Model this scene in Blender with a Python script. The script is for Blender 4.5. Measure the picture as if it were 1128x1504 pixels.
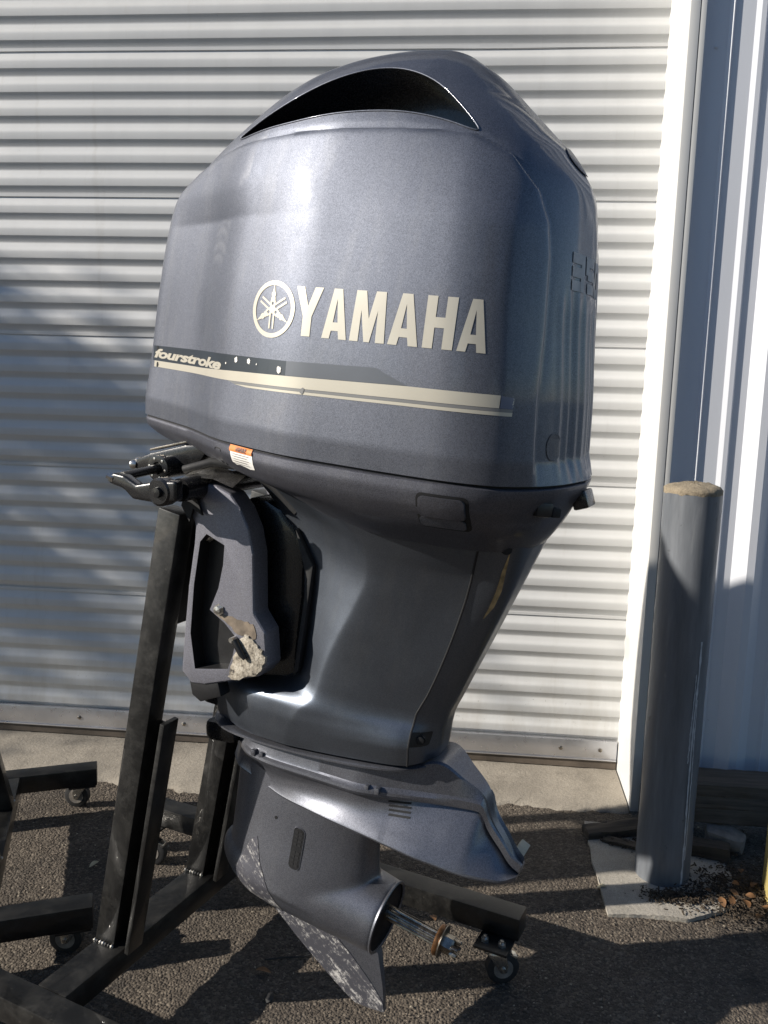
import bpy, bmesh, math, random
import numpy as np
from mathutils import Vector, Matrix
from mathutils.bvhtree import BVHTree
random.seed(7); rng = np.random.default_rng(7)
for o in list(bpy.data.objects): bpy.data.objects.remove(o)
S = bpy.context.scene
COL = S.collection
R = math.radians

# ------------------------------------------------------------------ camera
def cam_axes(yaw, pitch, roll):
    f = Vector((-math.sin(yaw), math.cos(yaw), 0)); r = Vector((math.cos(yaw), math.sin(yaw), 0)); u = Vector((0, 0, 1))
    f, u = f*math.cos(pitch)-u*math.sin(pitch), u*math.cos(pitch)+f*math.sin(pitch)
    return r*math.cos(roll)+u*math.sin(roll), u*math.cos(roll)-r*math.sin(roll), f
cd = bpy.data.cameras.new('camera'); cam = bpy.data.objects.new('camera', cd); COL.objects.link(cam)
r_, u_, f_ = cam_axes(R(5.1), R(9.03), R(1.475))
cam.matrix_world = Matrix(((r_.x, u_.x, -f_.x, 0), (r_.y, u_.y, -f_.y, 0), (r_.z, u_.z, -f_.z, 1.55), (0, 0, 0, 1)))
cd.sensor_fit = 'VERTICAL'; cd.sensor_height = 36.0; cd.lens = 36.0*1250/1504
cd.clip_start = .02; cd.clip_end = 500
S.camera = cam
S.render.resolution_x = 768; S.render.resolution_y = 1024

# ------------------------------------------------------------------ sky and sun
SUN_AZ, SUN_EL = R(16.5), R(26)          # direction the light travels, measured from the wall line
sd = Vector((math.cos(SUN_EL)*math.cos(SUN_AZ), math.cos(SUN_EL)*math.sin(SUN_AZ), -math.sin(SUN_EL)))
W = bpy.data.worlds.new('World'); S.world = W; W.use_nodes = True
nt = W.node_tree; nt.nodes.clear()
sky = nt.nodes.new('ShaderNodeTexSky'); sky.sky_type = 'NISHITA'; sky.sun_disc = False
sky.sun_elevation = SUN_EL
to_sun = -sd
sky.sun_rotation = math.atan2(to_sun.x, to_sun.y)
sky.air_density = 1.0; sky.dust_density = .15; sky.ozone_density = 4.0
bg = nt.nodes.new('ShaderNodeBackground'); bg.inputs['Strength'].default_value = .074
ow = nt.nodes.new('ShaderNodeOutputWorld')
nt.links.new(sky.outputs[0], bg.inputs[0]); nt.links.new(bg.outputs[0], ow.inputs[0])
sl = bpy.data.lights.new('sun', 'SUN'); sl.energy = 5.0; sl.angle = R(.53); sl.color = (1.0, .93, .83)
so = bpy.data.objects.new('sun', sl); COL.objects.link(so)
so.rotation_euler = sd.to_track_quat('-Z', 'Y').to_euler(); so.location = (-6, 0, 5)
S.view_settings.view_transform = 'Standard'; S.view_settings.look = 'None'
S.view_settings.exposure = 0.46; S.view_settings.gamma = 1.0; S.view_settings.use_curve_mapping = False

# ------------------------------------------------------------------ helpers
def link(o, parent=None):
    COL.objects.link(o)
    if parent is not None: o.parent = parent
    return o
def tag(o, label, cat, group=None):
    o['label'] = label; o['category'] = cat
    if group: o['group'] = group
    return o
def empty(name, loc=(0, 0, 0), rot=(0, 0, 0)):
    o = bpy.data.objects.new(name, None); o.location = loc; o.rotation_euler = rot; o.empty_display_size = .1
    COL.objects.link(o); return o
def mk(name, v, f, mat, parent=None, angle=35, smooth=True):
    me = bpy.data.meshes.new(name)
    me.from_pydata([tuple(map(float, p)) for p in v], [], [tuple(int(i) for i in q) for q in f]); me.update()
    for m in (mat if isinstance(mat, (list, tuple)) else [mat]): me.materials.append(m)
    if smooth:
        me.polygons.foreach_set('use_smooth', [True]*len(me.polygons))
        me.set_sharp_from_angle(angle=R(angle))
    return link(bpy.data.objects.new(name, me), parent)
def from_bm(name, bm, mat, parent=None, angle=35, smooth=True):
    bmesh.ops.recalc_face_normals(bm, faces=bm.faces)
    me = bpy.data.meshes.new(name); bm.to_mesh(me); bm.free()
    for m in (mat if isinstance(mat, (list, tuple)) else [mat]): me.materials.append(m)
    if smooth:
        me.polygons.foreach_set('use_smooth', [True]*len(me.polygons)); me.set_sharp_from_angle(angle=R(angle))
    return link(bpy.data.objects.new(name, me), parent)
def loft(rings, cap0=True, cap1=True, closed=True):
    n = len(rings[0]); v = np.concatenate([np.asarray(r, float) for r in rings]); f = []
    for i in range(len(rings)-1):
        for j in range(n if closed else n-1):
            a = i*n+j; b = i*n+(j+1) % n
            f.append((a, b, b+n, a+n))
    if cap0: f.append(tuple(range(n-1, -1, -1)))
    if cap1: f.append(tuple(range((len(rings)-1)*n, len(rings)*n)))
    return v, f
def chaikin(p, it=2, closed=True):
    p = np.asarray(p, float)
    for _ in range(it):
        q = np.roll(p, -1, 0) if closed else p[1:]
        b = p if closed else p[:-1]
        n = np.empty((2*len(b), p.shape[1])); n[0::2] = .75*b+.25*q; n[1::2] = .25*b+.75*q
        p = n if closed else np.vstack([p[:1], n, p[-1:]])
    return p
def pchip(x, y, xi):
    x = np.asarray(x, float); y = np.asarray(y, float); xi = np.asarray(xi, float)
    h = np.diff(x); dl = np.diff(y)/h; n = len(x); d = np.zeros(n)
    for i in range(1, n-1):
        if dl[i-1]*dl[i] > 0:
            w1 = 2*h[i]+h[i-1]; w2 = h[i]+2*h[i-1]; d[i] = (w1+w2)/(w1/dl[i-1]+w2/dl[i])
    d[0] = dl[0]; d[-1] = dl[-1]
    k = np.clip(np.searchsorted(x, xi)-1, 0, n-2); t = (xi-x[k])/h[k]
    return (1+2*t)*(1-t)**2*y[k]+t*(1-t)**2*h[k]*d[k]+t*t*(3-2*t)*y[k+1]+t*t*(t-1)*h[k]*d[k+1]
def box_bm(bm, c, s, M=None, bev=0):
    r = bmesh.ops.create_cube(bm, size=1)
    vs = r['verts']
    for v in vs: v.co = Vector((v.co.x*s[0], v.co.y*s[1], v.co.z*s[2]))
    if bev:
        es = list({e for v in vs for e in v.link_edges})
        g = bmesh.ops.bevel(bm, geom=es, offset=bev, segments=2, profile=.6, affect='EDGES')
        vs = list({v for f in g['faces'] for v in f.verts} | {v for v in vs if v.is_valid})
    for v in vs:
        p = v.co
        if M is not None: p = M @ p
        v.co = p+Vector(c)
    return vs
def box(name, lo, hi, mat, parent=None, bev=.002):
    bm = bmesh.new(); c = [(a+b)/2 for a, b in zip(lo, hi)]; s = [abs(b-a) for a, b in zip(lo, hi)]
    box_bm(bm, c, s, None, bev); return from_bm(name, bm, mat, parent)
def tube_rings(path, rad, n=12):
    path = [Vector(p) for p in path]; rings = []
    rad = rad if hasattr(rad, '__len__') else [rad]*len(path)
    t0 = (path[1]-path[0]).normalized(); up = Vector((0, 0, 1)) if abs(t0.z) < .9 else Vector((0, 1, 0))
    for i, p in enumerate(path):
        t = (path[min(i+1, len(path)-1)]-path[max(i-1, 0)]).normalized()
        a = t.cross(up).normalized(); b = a.cross(t); up = b
        rings.append([p+(a*math.cos(k)+b*math.sin(k))*rad[i] for k in np.linspace(0, 2*math.pi, n, endpoint=False)])
    return rings
def tube(name, path, rad, mat, parent=None, n=12, angle=40):
    v, f = loft(tube_rings(path, rad, n)); return mk(name, v, f, mat, parent, angle)
def lathe(name, prof, origin, axis, mat, parent=None, n=32, angle=35):
    ax = Vector(axis).normalized(); a = ax.orthogonal().normalized(); b = ax.cross(a); o = Vector(origin)
    rings = [[o+ax*t+(a*math.cos(k)+b*math.sin(k))*r for k in np.linspace(0, 2*math.pi, n, endpoint=False)] for t, r in prof]
    v, f = loft(rings); return mk(name, v, f, mat, parent, angle)
def prism(name, poly, y0, y1, mat, parent=None, bev=0, fn=None, angle=35, seg=2):
    """poly in (x,z), extruded along y"""
    bm = bmesh.new()
    vs = [bm.verts.new((p[0], y0, p[1])) for p in poly]; fc = bm.faces.new(vs)
    r = bmesh.ops.extrude_face_region(bm, geom=[fc])
    for g in r['geom']:
        if isinstance(g, bmesh.types.BMVert): g.co.y = y1
    if bev: bmesh.ops.bevel(bm, geom=list(bm.edges), offset=bev, segments=seg, profile=.6, affect='EDGES')
    if fn:
        for v in bm.verts: v.co = Vector(fn(v.co))
    return from_bm(name, bm, mat, parent, angle)
def copy_tree(o, parent=None):
    c = o.copy(); COL.objects.link(c); c.parent = parent
    for ch in list(o.children): copy_tree(ch, c)
    return c

# ------------------------------------------------------------------ materials
class N:
    def __init__(s, name):
        s.m = bpy.data.materials.new(name); s.m.use_nodes = True; s.t = s.m.node_tree
        s.b = s.t.nodes['Principled BSDF']; s.out = s.t.nodes['Material Output']
    def n(s, k, **kw):
        x = s.t.nodes.new(k)
        for a, v in kw.items():
            if a in x.inputs.keys(): x.inputs[a].default_value = v
            else: setattr(x, a, v)
        return x
    def l(s, a, b): s.t.links.new(a, b)
    def coord(s, scale=(1, 1, 1), kind='Object'):
        tc = s.n('ShaderNodeTexCoord'); mp = s.n('ShaderNodeMapping'); mp.inputs['Scale'].default_value = scale
        s.l(tc.outputs[kind], mp.inputs[0]); return mp.outputs[0]
    def noise(s, vec, scale, detail=4, rough=.55):
        x = s.n('ShaderNodeTexNoise'); x.inputs['Scale'].default_value = scale; x.inputs['Detail'].default_value = detail
        x.inputs['Roughness'].default_value = rough; s.l(vec, x.inputs['Vector']); return x.outputs['Fac']
    def ramp(s, fac, stops):
        x = s.n('ShaderNodeValToRGB'); e = x.color_ramp.elements
        while len(e) < len(stops): e.new(.5)
        for i, (p, c) in enumerate(stops):
            e[i].position = p; e[i].color = (c[0], c[1], c[2], 1) if hasattr(c, '__len__') else (c, c, c, 1)
        s.l(fac, x.inputs[0]); return x.outputs[0]
    def mix(s, fac, a, b, mode='MIX'):
        x = s.n('ShaderNodeMix', data_type='RGBA', blend_type=mode)
        for sock, val in ((x.inputs['Factor'], fac), (x.inputs[6], a), (x.inputs[7], b)):
            if hasattr(val, 'node'): s.l(val, sock)
            elif hasattr(val, '__len__'): sock.default_value = (val[0], val[1], val[2], 1)
            else: sock.default_value = val
        return x.outputs[2]
    def bump(s, h, strength=.2, dist=.001, normal=None):
        x = s.n('ShaderNodeBump'); x.inputs['Strength'].default_value = strength; x.inputs['Distance'].default_value = dist
        s.l(h, x.inputs['Height'])
        if normal is not None: s.l(normal, x.inputs['Normal'])
        s.l(x.outputs[0], s.b.inputs['Normal']); return x.outputs[0]
    def set(s, col=None, rough=None, metal=None, coat=None, spec=None, coatr=None):
        for nm, v in (('Base Color', col), ('Roughness', rough), ('Metallic', metal), ('Coat Weight', coat), ('Specular IOR Level', spec), ('Coat Roughness', coatr)):
            if v is None: continue
            if hasattr(v, 'node'): s.l(v, s.b.inputs[nm])
            elif hasattr(v, '__len__'): s.b.inputs[nm].default_value = (v[0], v[1], v[2], 1)
            else: s.b.inputs[nm].default_value = v
        return s
def plain(name, col, rough=.5, metal=0, var=.25, scale=30, bump=.1, coat=0, spec=.5):
    k = N(name); v = k.coord(); n1 = k.noise(v, scale, 5); n2 = k.noise(v, scale*7, 3)
    lo = tuple(c*(1-var) for c in col); hi = tuple(min(1, c*(1+var)) for c in col)
    k.set(k.ramp(n1, [(.3, lo), (.7, hi)]), k.ramp(n2, [(.2, max(0, rough-.1)), (.8, min(1, rough+.1))]), metal, coat, spec)
    if bump: k.bump(n2, bump, .001)
    return k.m
def flake_paint(name, col, metal, rough, coat, flake=.35, coatr=.06, scuff=.0, wave=.0):
    k = N(name); v = k.coord()
    vo = k.n('ShaderNodeTexVoronoi', Scale=900.0); k.l(v, vo.inputs['Vector'])
    c = k.ramp(vo.outputs['Color'], [(.15, tuple(x*(1-flake) for x in col)), (.85, tuple(x*(1+flake) for x in col))])
    d = k.noise(v, 5, 6, .6); c = k.mix(k.ramp(d, [(.35, 0), (.75, .22)]), c, tuple(x*1.25+.01 for x in col))
    dv = k.noise(k.coord((7, 7, 1.3)), 3, 8, .7); c = k.mix(k.ramp(dv, [(.5, 0), (.8, .16)]), c, (.34, .34, .33))
    if scuff:
        vs = k.coord((60, 60, 6)); sc = k.noise(vs, 4, 8, .7)
        c = k.mix(k.ramp(sc, [(.66, 0), (.74, scuff)]), c, (.28, .27, .26))
    sm_ = k.noise(v, 16, 7, .7); k.set(c, k.ramp(d, [(.2, rough-.05), (.8, rough+.08)]), metal, coat, .5, k.ramp(sm_, [(.35, coatr), (.75, coatr+.14)]))
    nn = k.n('ShaderNodeNormalMap') if False else None
    k.bump(vo.outputs['Distance'], .05, .0006)
    return k.m
M = {}
M['cowl'] = flake_paint('cowl_paint', (.140, .150, .180), .93, .57, .45, .30, .035)
M['pan'] = flake_paint('pan_paint', (.115, .118, .140), .88, .54, .22, .3)
M['mid'] = flake_paint('mid_paint', (.140, .158, .190), .97, .45, .22, .16)
M['lower'] = flake_paint('lower_paint', (.150, .155, .178), .75, .38, .2, .35, .1)
M['brk'] = flake_paint('bracket_paint', (.19, .19, .22), .55, .5, .15, .3, .1, .25)
M['black'] = plain('black_plastic', (.012, .012, .013), .45, 0, .3, 40, .15)
M['gap'] = plain('dark_gap', (.006, .006, .007), .7, 0, .2, 40, 0)
M['blackgloss'] = plain('gloss_black_metal', (.010, .010, .011), .28, 0, .3, 60, .12, .3)
M['duct'] = plain('duct_black', (.014, .016, .022), .25, 0, .2, 20, .02, .3)
M['chrome'] = plain('zinc_metal', (.62, .60, .56), .3, 1, .25, 80, .2)
M['steel'] = plain('shaft_steel', (.30, .27, .23), .3, 1, .4, 60, .2)
M['copper'] = plain('washer_bronze', (.22, .11, .05), .4, .8, .5, 60, .3)
M['rubber'] = plain('rubber', (.018, .018, .019), .7, 0, .3, 60, .2)
M['alu'] = plain('aluminium_bar', (.58, .58, .60), .32, .75, .12, 6, .05)
M['seal'] = plain('door_seal', (.10, .08, .062), .7, 0, .4, 9, .3)
def m_decal(name, col, under=(.145, .165, .235), wear=.30, rough=.38, metal=.35):
    k = N(name); v = k.coord(); n1 = k.noise(v, 26, 9, .72); n2 = k.noise(v, 9, 3)
    c = k.mix(k.ramp(n1, [(wear, 1), (wear+.02, 0)]), k.ramp(n2, [(.3, tuple(x*.92 for x in col)), (.7, col)]), under)
    k.set(c, rough, metal, .2); return k.m
M['cream'] = m_decal('decal_cream', (.60, .56, .47), wear=.29)
M['band'] = m_decal('decal_dark_band', (.050, .060, .072), wear=.24)
M['bandfade'] = m_decal('decal_band_fade', (.13, .14, .16), wear=.2)
M['greystripe'] = m_decal('decal_grey_stripe', (.24, .24, .24), wear=.3)
M['white'] = plain('label_white', (.78, .76, .72), .55, 0, .06, 30, 0)
M['orange'] = plain('label_orange', (.72, .20, .03), .55, 0, .1, 30, 0)
M['ink'] = plain('label_ink', (.10, .08, .08), .6, 0, .1, 30, 0)
M['badge'] = plain('badge_grey', (.34, .35, .37), .5, .1, .15, 30, .05)
M['tab'] = plain('trim_tab_zinc', (.34, .35, .30), .6, .2, .2, 40, .2)
def m_skeg():
    k = N('scraped_skeg'); tc = k.n('ShaderNodeTexCoord'); mp = k.n('ShaderNodeMapping'); mp.inputs['Rotation'].default_value = (0, R(-28), 0); mp.inputs['Scale'].default_value = (9, 20, 70)
    rt = k.n('ShaderNodeMapping'); rt.inputs['Rotation'].default_value = (0, R(-28), 0); rt.inputs['Scale'].default_value = (1, 1, 1)
    k.l(tc.outputs['Object'], rt.inputs[0]); m2 = k.n('ShaderNodeMapping'); m2.inputs['Scale'].default_value = (8, 20, 60); k.l(rt.outputs[0], m2.inputs[0])
    n = k.noise(m2.outputs[0], 2.2, 10, .80); v = k.coord(); n2 = k.noise(v, 75, 9, .8); n3 = k.noise(v, 14, 6, .6)
    ad = k.n('ShaderNodeMath', operation='ADD'); k.l(n, ad.inputs[0]); k.l(n2, ad.inputs[1])
    a2 = k.n('ShaderNodeMath', operation='MULTIPLY_ADD'); a2.inputs[1].default_value = .5; k.l(n3, a2.inputs[0]); k.l(ad.outputs[0], a2.inputs[2])
    sc = k.ramp(a2.outputs[0], [(.0, 0), (.5, 0)]) if False else None
    mr = k.n('ShaderNodeMapRange'); mr.inputs['From Min'].default_value = 1.27; mr.inputs['From Max'].default_value = 1.42; k.l(a2.outputs[0], mr.inputs[0])
    c = k.mix(mr.outputs[0], (.125, .125, .145), (.60, .58, .55))
    k.set(c, .42, k.ramp(mr.outputs[0], [(0, .6), (1, .2)])); k.bump(a2.outputs[0], .3, .001); return k.m
M['skeg'] = m_skeg()
def m_asphalt():
    k = N('asphalt'); v = k.coord()
    a = k.n('ShaderNodeTexVoronoi', Scale=140.0); k.l(v, a.inputs['Vector'])
    b = k.n('ShaderNodeTexVoronoi', Scale=330.0); k.l(v, b.inputs['Vector'])
    n = k.noise(v, 3, 7, .65); n2 = k.noise(v, 60, 5)
    sep = k.n('ShaderNodeSeparateColor'); k.l(a.outputs['Color'], sep.inputs[0])
    c = k.ramp(sep.outputs[0], [(0, (.040, .032, .025)), (.5, (.092, .076, .060)), (.82, (.155, .128, .100)), (.97, (.27, .23, .18))])
    c = k.mix(.5, c, k.ramp(b.outputs['Color'], [(.2, (.052, .042, .033)), (.9, (.17, .140, .110))]))
    c = k.mix(k.ramp(n, [(.35, 0), (.7, .55)]), c, (.030, .026, .023))
    st = k.noise(v, 1.7, 9, .72); c = k.mix(k.ramp(st, [(.56, 0), (.64, .75)]), c, (.016, .015, .014))
    k.set(c, k.ramp(st, [(.5, .9), (.68, .6)]), 0, 0, .35)
    h = k.n('ShaderNodeMath', operation='ADD'); k.l(a.outputs['Distance'], h.inputs[0]); k.l(n2, h.inputs[1])
    bp = k.n('ShaderNodeBump'); bp.inputs['Strength'].default_value = .9; bp.inputs['Distance'].default_value = .004; bp.invert = True
    k.l(h.outputs[0], bp.inputs['Height']); k.l(bp.outputs[0], k.b.inputs['Normal'])
    return k.m
M['asphalt'] = m_asphalt()
def m_conc(name, col, sc=4):
    k = N(name); v = k.coord(); n = k.noise(v, sc, 8, .65); n2 = k.noise(v, 90, 5); n3 = k.noise(v, 18, 7, .7)
    c = k.ramp(n, [(.25, tuple(x*.62 for x in col)), (.55, col), (.8, tuple(x*1.18 for x in col))])
    c = k.mix(k.ramp(n3, [(.6, 0), (.72, .5)]), c, tuple(x*.45 for x in col))
    sp_ = k.noise(v, 260, 3, .7); c = k.mix(k.ramp(sp_, [(.35, .55), (.5, 0)]), c, tuple(x*.35 for x in col)); c = k.mix(k.ramp(sp_, [(.62, 0), (.7, .5)]), c, tuple(min(1, x*1.5) for x in col))
    st = k.noise(v, 2.3, 9, .75); c = k.mix(k.ramp(st, [(.52, 0), (.66, .5)]), c, tuple(x*.4 for x in col))
    k.set(c, .88, 0, 0, .3); k.bump(n2, .8, .003); return k.m
M['conc'] = m_conc('concrete', (.33, .295, .245))
M['conc2'] = m_conc('concrete_pad', (.40, .37, .32), 7)
M['cap'] = m_conc('rough_mortar', (.30, .25, .18), 30)
def m_white(name, col, rough=.42, streak=.35, splash=False):
    k = N(name); v = k.coord((1, 1, .25)); n = k.noise(v, 5, 8, .65); vv = k.coord(); n2 = k.noise(vv, 45, 6, .7); n3 = k.noise(vv, 1.6, 3)
    c = k.mix(k.ramp(n, [(.45, 0), (.8, streak)]), col, tuple(x*.72 for x in col))
    c = k.mix(k.ramp(n2, [(.68, 0), (.75, .6)]), c, tuple(x*.6 for x in col))
    if splash:
        sp = k.n('ShaderNodeSeparateXYZ'); k.l(vv, sp.inputs[0]); low = k.ramp(sp.outputs[2], [(.08, 1), (.55, 0)])
        d1 = k.noise(vv, 70, 8, .75); d2 = k.noise(k.coord((3, 1, .6)), 4, 7, .7)
        a = k.n('ShaderNodeMath', operation='MULTIPLY'); k.l(k.ramp(d1, [(.62, 0), (.68, .9)]), a.inputs[0]); k.l(low, a.inputs[1]); c = k.mix(a.outputs[0], c, (.10, .085, .065))
        b = k.n('ShaderNodeMath', operation='MULTIPLY'); k.l(k.ramp(d2, [(.4, 0), (.75, .55)]), b.inputs[0]); k.l(low, b.inputs[1]); c = k.mix(b.outputs[0], c, (.40, .36, .30))
        st2 = k.noise(k.coord((2.2, 1, .12)), 6, 8, .7); c = k.mix(k.ramp(st2, [(.58, 0), (.72, .35)]), c, (.48, .46, .42))
    k.set(c, k.ramp(n3, [(.3, rough-.08), (.7, rough+.1)]), 0, 0, .5); k.bump(n3, .06, .004); return k.m
M['door'] = m_white('door_paint', (.64, .64, .63), splash=True)
M['wallp'] = m_white('wall_paint', (.66, .68, .725), .45, .2)
M['trim'] = m_white('trim_paint', (.60, .60, .585), .45, .15)
def m_post():
    k = N('bollard_paint'); v = k.coord((1, 1, .12)); n = k.noise(v, 30, 7, .65); vv = k.coord(); n2 = k.noise(vv, 14, 8, .7)
    c = k.ramp(n, [(.3, (.105, .115, .13)), (.62, (.165, .178, .198)), (.78, (.235, .245, .26))])
    c = k.mix(k.ramp(n2, [(.63, 0), (.69, .7)]), c, (.05, .05, .05))
    k.set(c, .45, .1, .15); k.bump(n2, .12, .002); return k.m
M['bollard'] = m_post()
M['drip'] = plain('paint_drip', (.42, .44, .47), .5, 0, .2, 60, .2)
def m_stand():
    k = N('stand_black_steel'); v = k.coord(); n = k.noise(v, 18, 9, .72); n2 = k.noise(v, 120, 4); n3 = k.noise(v, 55, 6, .7)
    c = k.mix(k.ramp(n, [(.45, 0), (.68, 1)]), (.006, .006, .006), (.024, .023, .021))
    c = k.mix(k.ramp(n3, [(.64, 0), (.70, .6)]), c, (.07, .064, .055))
    k.set(c, k.ramp(n, [(.3, .3), (.7, .55)]), .1, .25); k.bump(n2, .25, .001); return k.m
M['stand'] = m_stand()
def m_wood(name, a, b, sc=9, rough=.8):
    k = N(name); v = k.coord((1, 14, 14)); n = k.noise(v, sc*.4, 8, .65); vv = k.coord(); n2 = k.noise(vv, 6, 5)
    c = k.ramp(n, [(.3, a), (.65, b)]); c = k.mix(k.ramp(n2, [(.5, 0), (.75, .7)]), c, tuple(x*.35 for x in a))
    k.set(c, rough, 0, 0, .2); k.bump(n, .5, .004); return k.m
M['tie'] = m_wood('weathered_timber', (.055, .046, .038), (.14, .12, .098))
M['plank'] = m_wood('rotten_plank', (.04, .034, .028), (.12, .10, .08))
M['yellow'] = m_wood('yellow_painted_wood', (.42, .34, .13), (.55, .45, .18))
M['leaf'] = plain('dry_leaf', (.17, .085, .035), .7, 0, .5, 30, .3)
M['leafpale'] = plain('pale_leaf', (.48, .42, .28), .7, 0, .3, 30, .3)
M['mulch'] = plain('rotted_mulch', (.045, .032, .020), .9, 0, .6, 60, .4)
M['stone'] = plain('grey_stone', (.20, .18, .16), .85, 0, .35, 30, .5)
M['pebble'] = plain('asphalt_pebble', (.145, .118, .092), .85, 0, .6, 45, .2)
M['pebblel'] = plain('pale_pebble', (.30, .26, .20), .85, 0, .35, 45, .2)
M['bark'] = plain('bark', (.06, .045, .035), .9, 0, .4, 20, .5)
def m_leafy():
    k = N('tree_leaf'); k.set((.06, .09, .03), .6); k.b.inputs['Transmission Weight'].default_value = 0; return k.m
M['treeleaf'] = m_leafy()

# ------------------------------------------------------------------ setting
def ground():
    nx, ny = 170, 130
    xs = np.concatenate([np.linspace(-120, -2.6, 14)[:-1], np.linspace(-2.6, 1.8, nx), np.linspace(1.8, 120, 14)[1:]])
    ys = np.concatenate([np.linspace(-120, 1.0, 14)[:-1], np.linspace(1.0, 3.2, ny), np.linspace(3.2, 120, 8)[1:]])
    X, Y = np.meshgrid(xs, ys); Z = .004*np.sin(X*3.1+1)*np.sin(Y*2.7)+.0015*rng.standard_normal(X.shape)
    far = (abs(X) > 2.6) | (Y < 1.0) | (Y > 3.2); Z[far] = 0
    n = len(xs); v = np.stack([X, Y, Z], -1).reshape(-1, 3)
    f = [(i*n+j, i*n+j+1, (i+1)*n+j+1, (i+1)*n+j) for i in range(len(ys)-1) for j in range(n-1)]
    o = mk('ground', v, f, M['asphalt']); o['kind'] = 'structure'
ground()
def slab():
    xs = np.linspace(-4, .66, 180); ys = np.array([2.93, 2.945, 2.97, 3.02, 3.1, 3.2, 3.35, 3.6])
    rows = []
    for k, y in enumerate(ys):
        e = np.interp(y, [2.93, 2.945, 2.97, 3.02, 3.29, 3.6], [-.02, .006, .014, .017, .03, .032])
        jig = (.010*np.sin(xs*9)+.008*np.sin(xs*23+1)+.006*rng.standard_normal(len(xs)))*(1 if y < 2.98 else .2)
        rows.append(np.stack([xs, y+jig+.03*np.sin(xs*1.3)*(y < 3.0), np.full_like(xs, e)+.0008*rng.standard_normal(len(xs))], -1))
    v, f = loft(rows, False, False, False)
    o = mk('concrete_slab', v, f, M['conc'], None, 60); o['kind'] = 'structure'
slab()

def door():
    root = empty('roll_up_door', (-1.0, 3.287, 0)); tag(root, 'white corrugated roll-up door behind the outboard motors', 'door')
    prof = [(0, 0), (.04, .0005), (.26, .0095), (.33, .0128), (.38, .0140), (.44, .0142), (.64, .0138), (.70, .0130), (.735, .0105), (.95, .0010), (1.0, 0)]
    xs = np.linspace(-2.2, 1.665, 130)
    zt = 2.7215+.52*2
    for s in range(7):
        z1 = zt-.52*s; z0 = z1-.52
        if s == 6: z0 = .115
        p = [(z1+.010, .0025), (z1+.0095, .0045), (z1-.001, .0045), (z1-.0015, .001)]    # lap lip over the section above
        span = .52-.016; pit = span/6
        for k in range(6):
            for t, o in prof[(0 if k == 0 else 1):]:
                z = z1-.004-(k+t)*pit
                if z > z0: p.append((z, o))
        p.append((z0-.003, 0))
        rows = []
        ph = rng.uniform(0, 6, 4)
        for z, o in p:
            wav = .0016*np.sin(xs*2.1+ph[0]+z*1.1)+.0009*np.sin(xs*5.3+ph[1])*math.cos(z*7)
            if z < .42: wav = wav+.004*np.exp(-((xs-(-.35))/.12)**2)*(.42-z)/.3+.003*np.exp(-((xs-(-.75))/.1)**2)*(.42-z)/.3
            rows.append(np.stack([xs, -o+wav, np.full_like(xs, z)+.0006*np.sin(xs*3+ph[2])], -1))
        v, f = loft(rows, False, False, False)
        mk('curtain_section', v, f, M['door'], root, 28)
    box('bottom_bar', (-2.2, -.030, .070), (1.660, -.012, .146), M['alu'], root, .003)
    box('bottom_flange', (-2.2, -.034, .064), (1.660, .01, .0695), M['alu'], root, .001)
    sx = np.linspace(-2.2, 1.66, 60); ring = []
    for x in sx: ring.append([(x, -.028+.002*math.sin(x*7), .032), (x, -.026, .0635), (x, .01, .0635), (x, .01, .032)])
    v, f = loft(ring); mk('rubber_seal', v, f, M['seal'], root, 40)
    for x in (1.595, 1.44, .95, .45, -.1, -.55, -.95):
        lathe('bolt', [(0, .009), (.002, .009), (.004, .006), (.005, .0)], (x, -.030, .108), (0, -1, 0), M['steel'], root, 6)
door()

def wall():
    root = empty('metal_wall', (.665, 3.0, 0)); tag(root, 'pale vertical ribbed metal wall beside the roll-up door', 'wall')
    # ribbed sheet: (x, out) profile, flat plane at y=3.010
    ox = .665; yb = 3.010
    pr = [(.70, 0), (.795, 0), (.806, .008), (.8075, .008), (.812, 0), (.876, 0), (.891, .008), (.906, .008), (.912, 0), (.955, 0), (.998, .032), (1.024, .032), (1.064, 0)]
    P = list(pr)
    for r in range(1, 4):
        for x, o in pr[1:]: P.append((x+.305*r, o))
    zs = np.linspace(.10, 4.2, 60); rows = []
    for z in zs:
        rows.append([(x-ox, yb-3.0-o+.0012*math.sin(z*2.3+x*4), z) for x, o in P])
    v, f = loft(rows, False, False, False); mk('ribbed_sheet', v, f, M['wallp'], root, 20)
    # door jamb: return into the opening, front flange, dark joint, cover strip
    box('jamb_return', (0, -.0215, 0.005), (.0018, .34, 4.2), M['trim'], root, 0)
    box('jamb_flange', (0, -.0245, 0.005), (.030, -.0222, 4.2), M['trim'], root, .0008)
    box('jamb_joint', (.0305, -.016, 0.01), (.0325, -.004, 4.2), M['gap'], root, 0)
    box('cover_strip', (.033, -.0235, 0.012), (.050, -.0205, 4.2), M['trim'], root, .0008)
    box('cover_strip_edge', (.0478, -.0200, 0.012), (.050, .010, 4.2), M['wallp'], root, 0)
    for x, z in ((.095, 2.62), (.342, 1.13), (.12, 3.4)):
        lathe('screw', [(0, .007), (.001, .007), (.001, .004), (.004, .004), (.005, .0)], (x, .0095, z), (0, -1, 0), M['wallp'], root, 8)
    box('header', (-3.3, -.02, 3.55), (.0, .30, 4.2), M['trim'], root, .002)
wall()
def left_wall():
    root = empty('left_wall', (-4.2, 3.05, 0)); tag(root, 'plain pale wall on the far side of the door', 'wall')
    box('panel', (-6, 0, 0), (1.0, .25, 4.2), M['wallp'], root)
left_wall()

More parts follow.
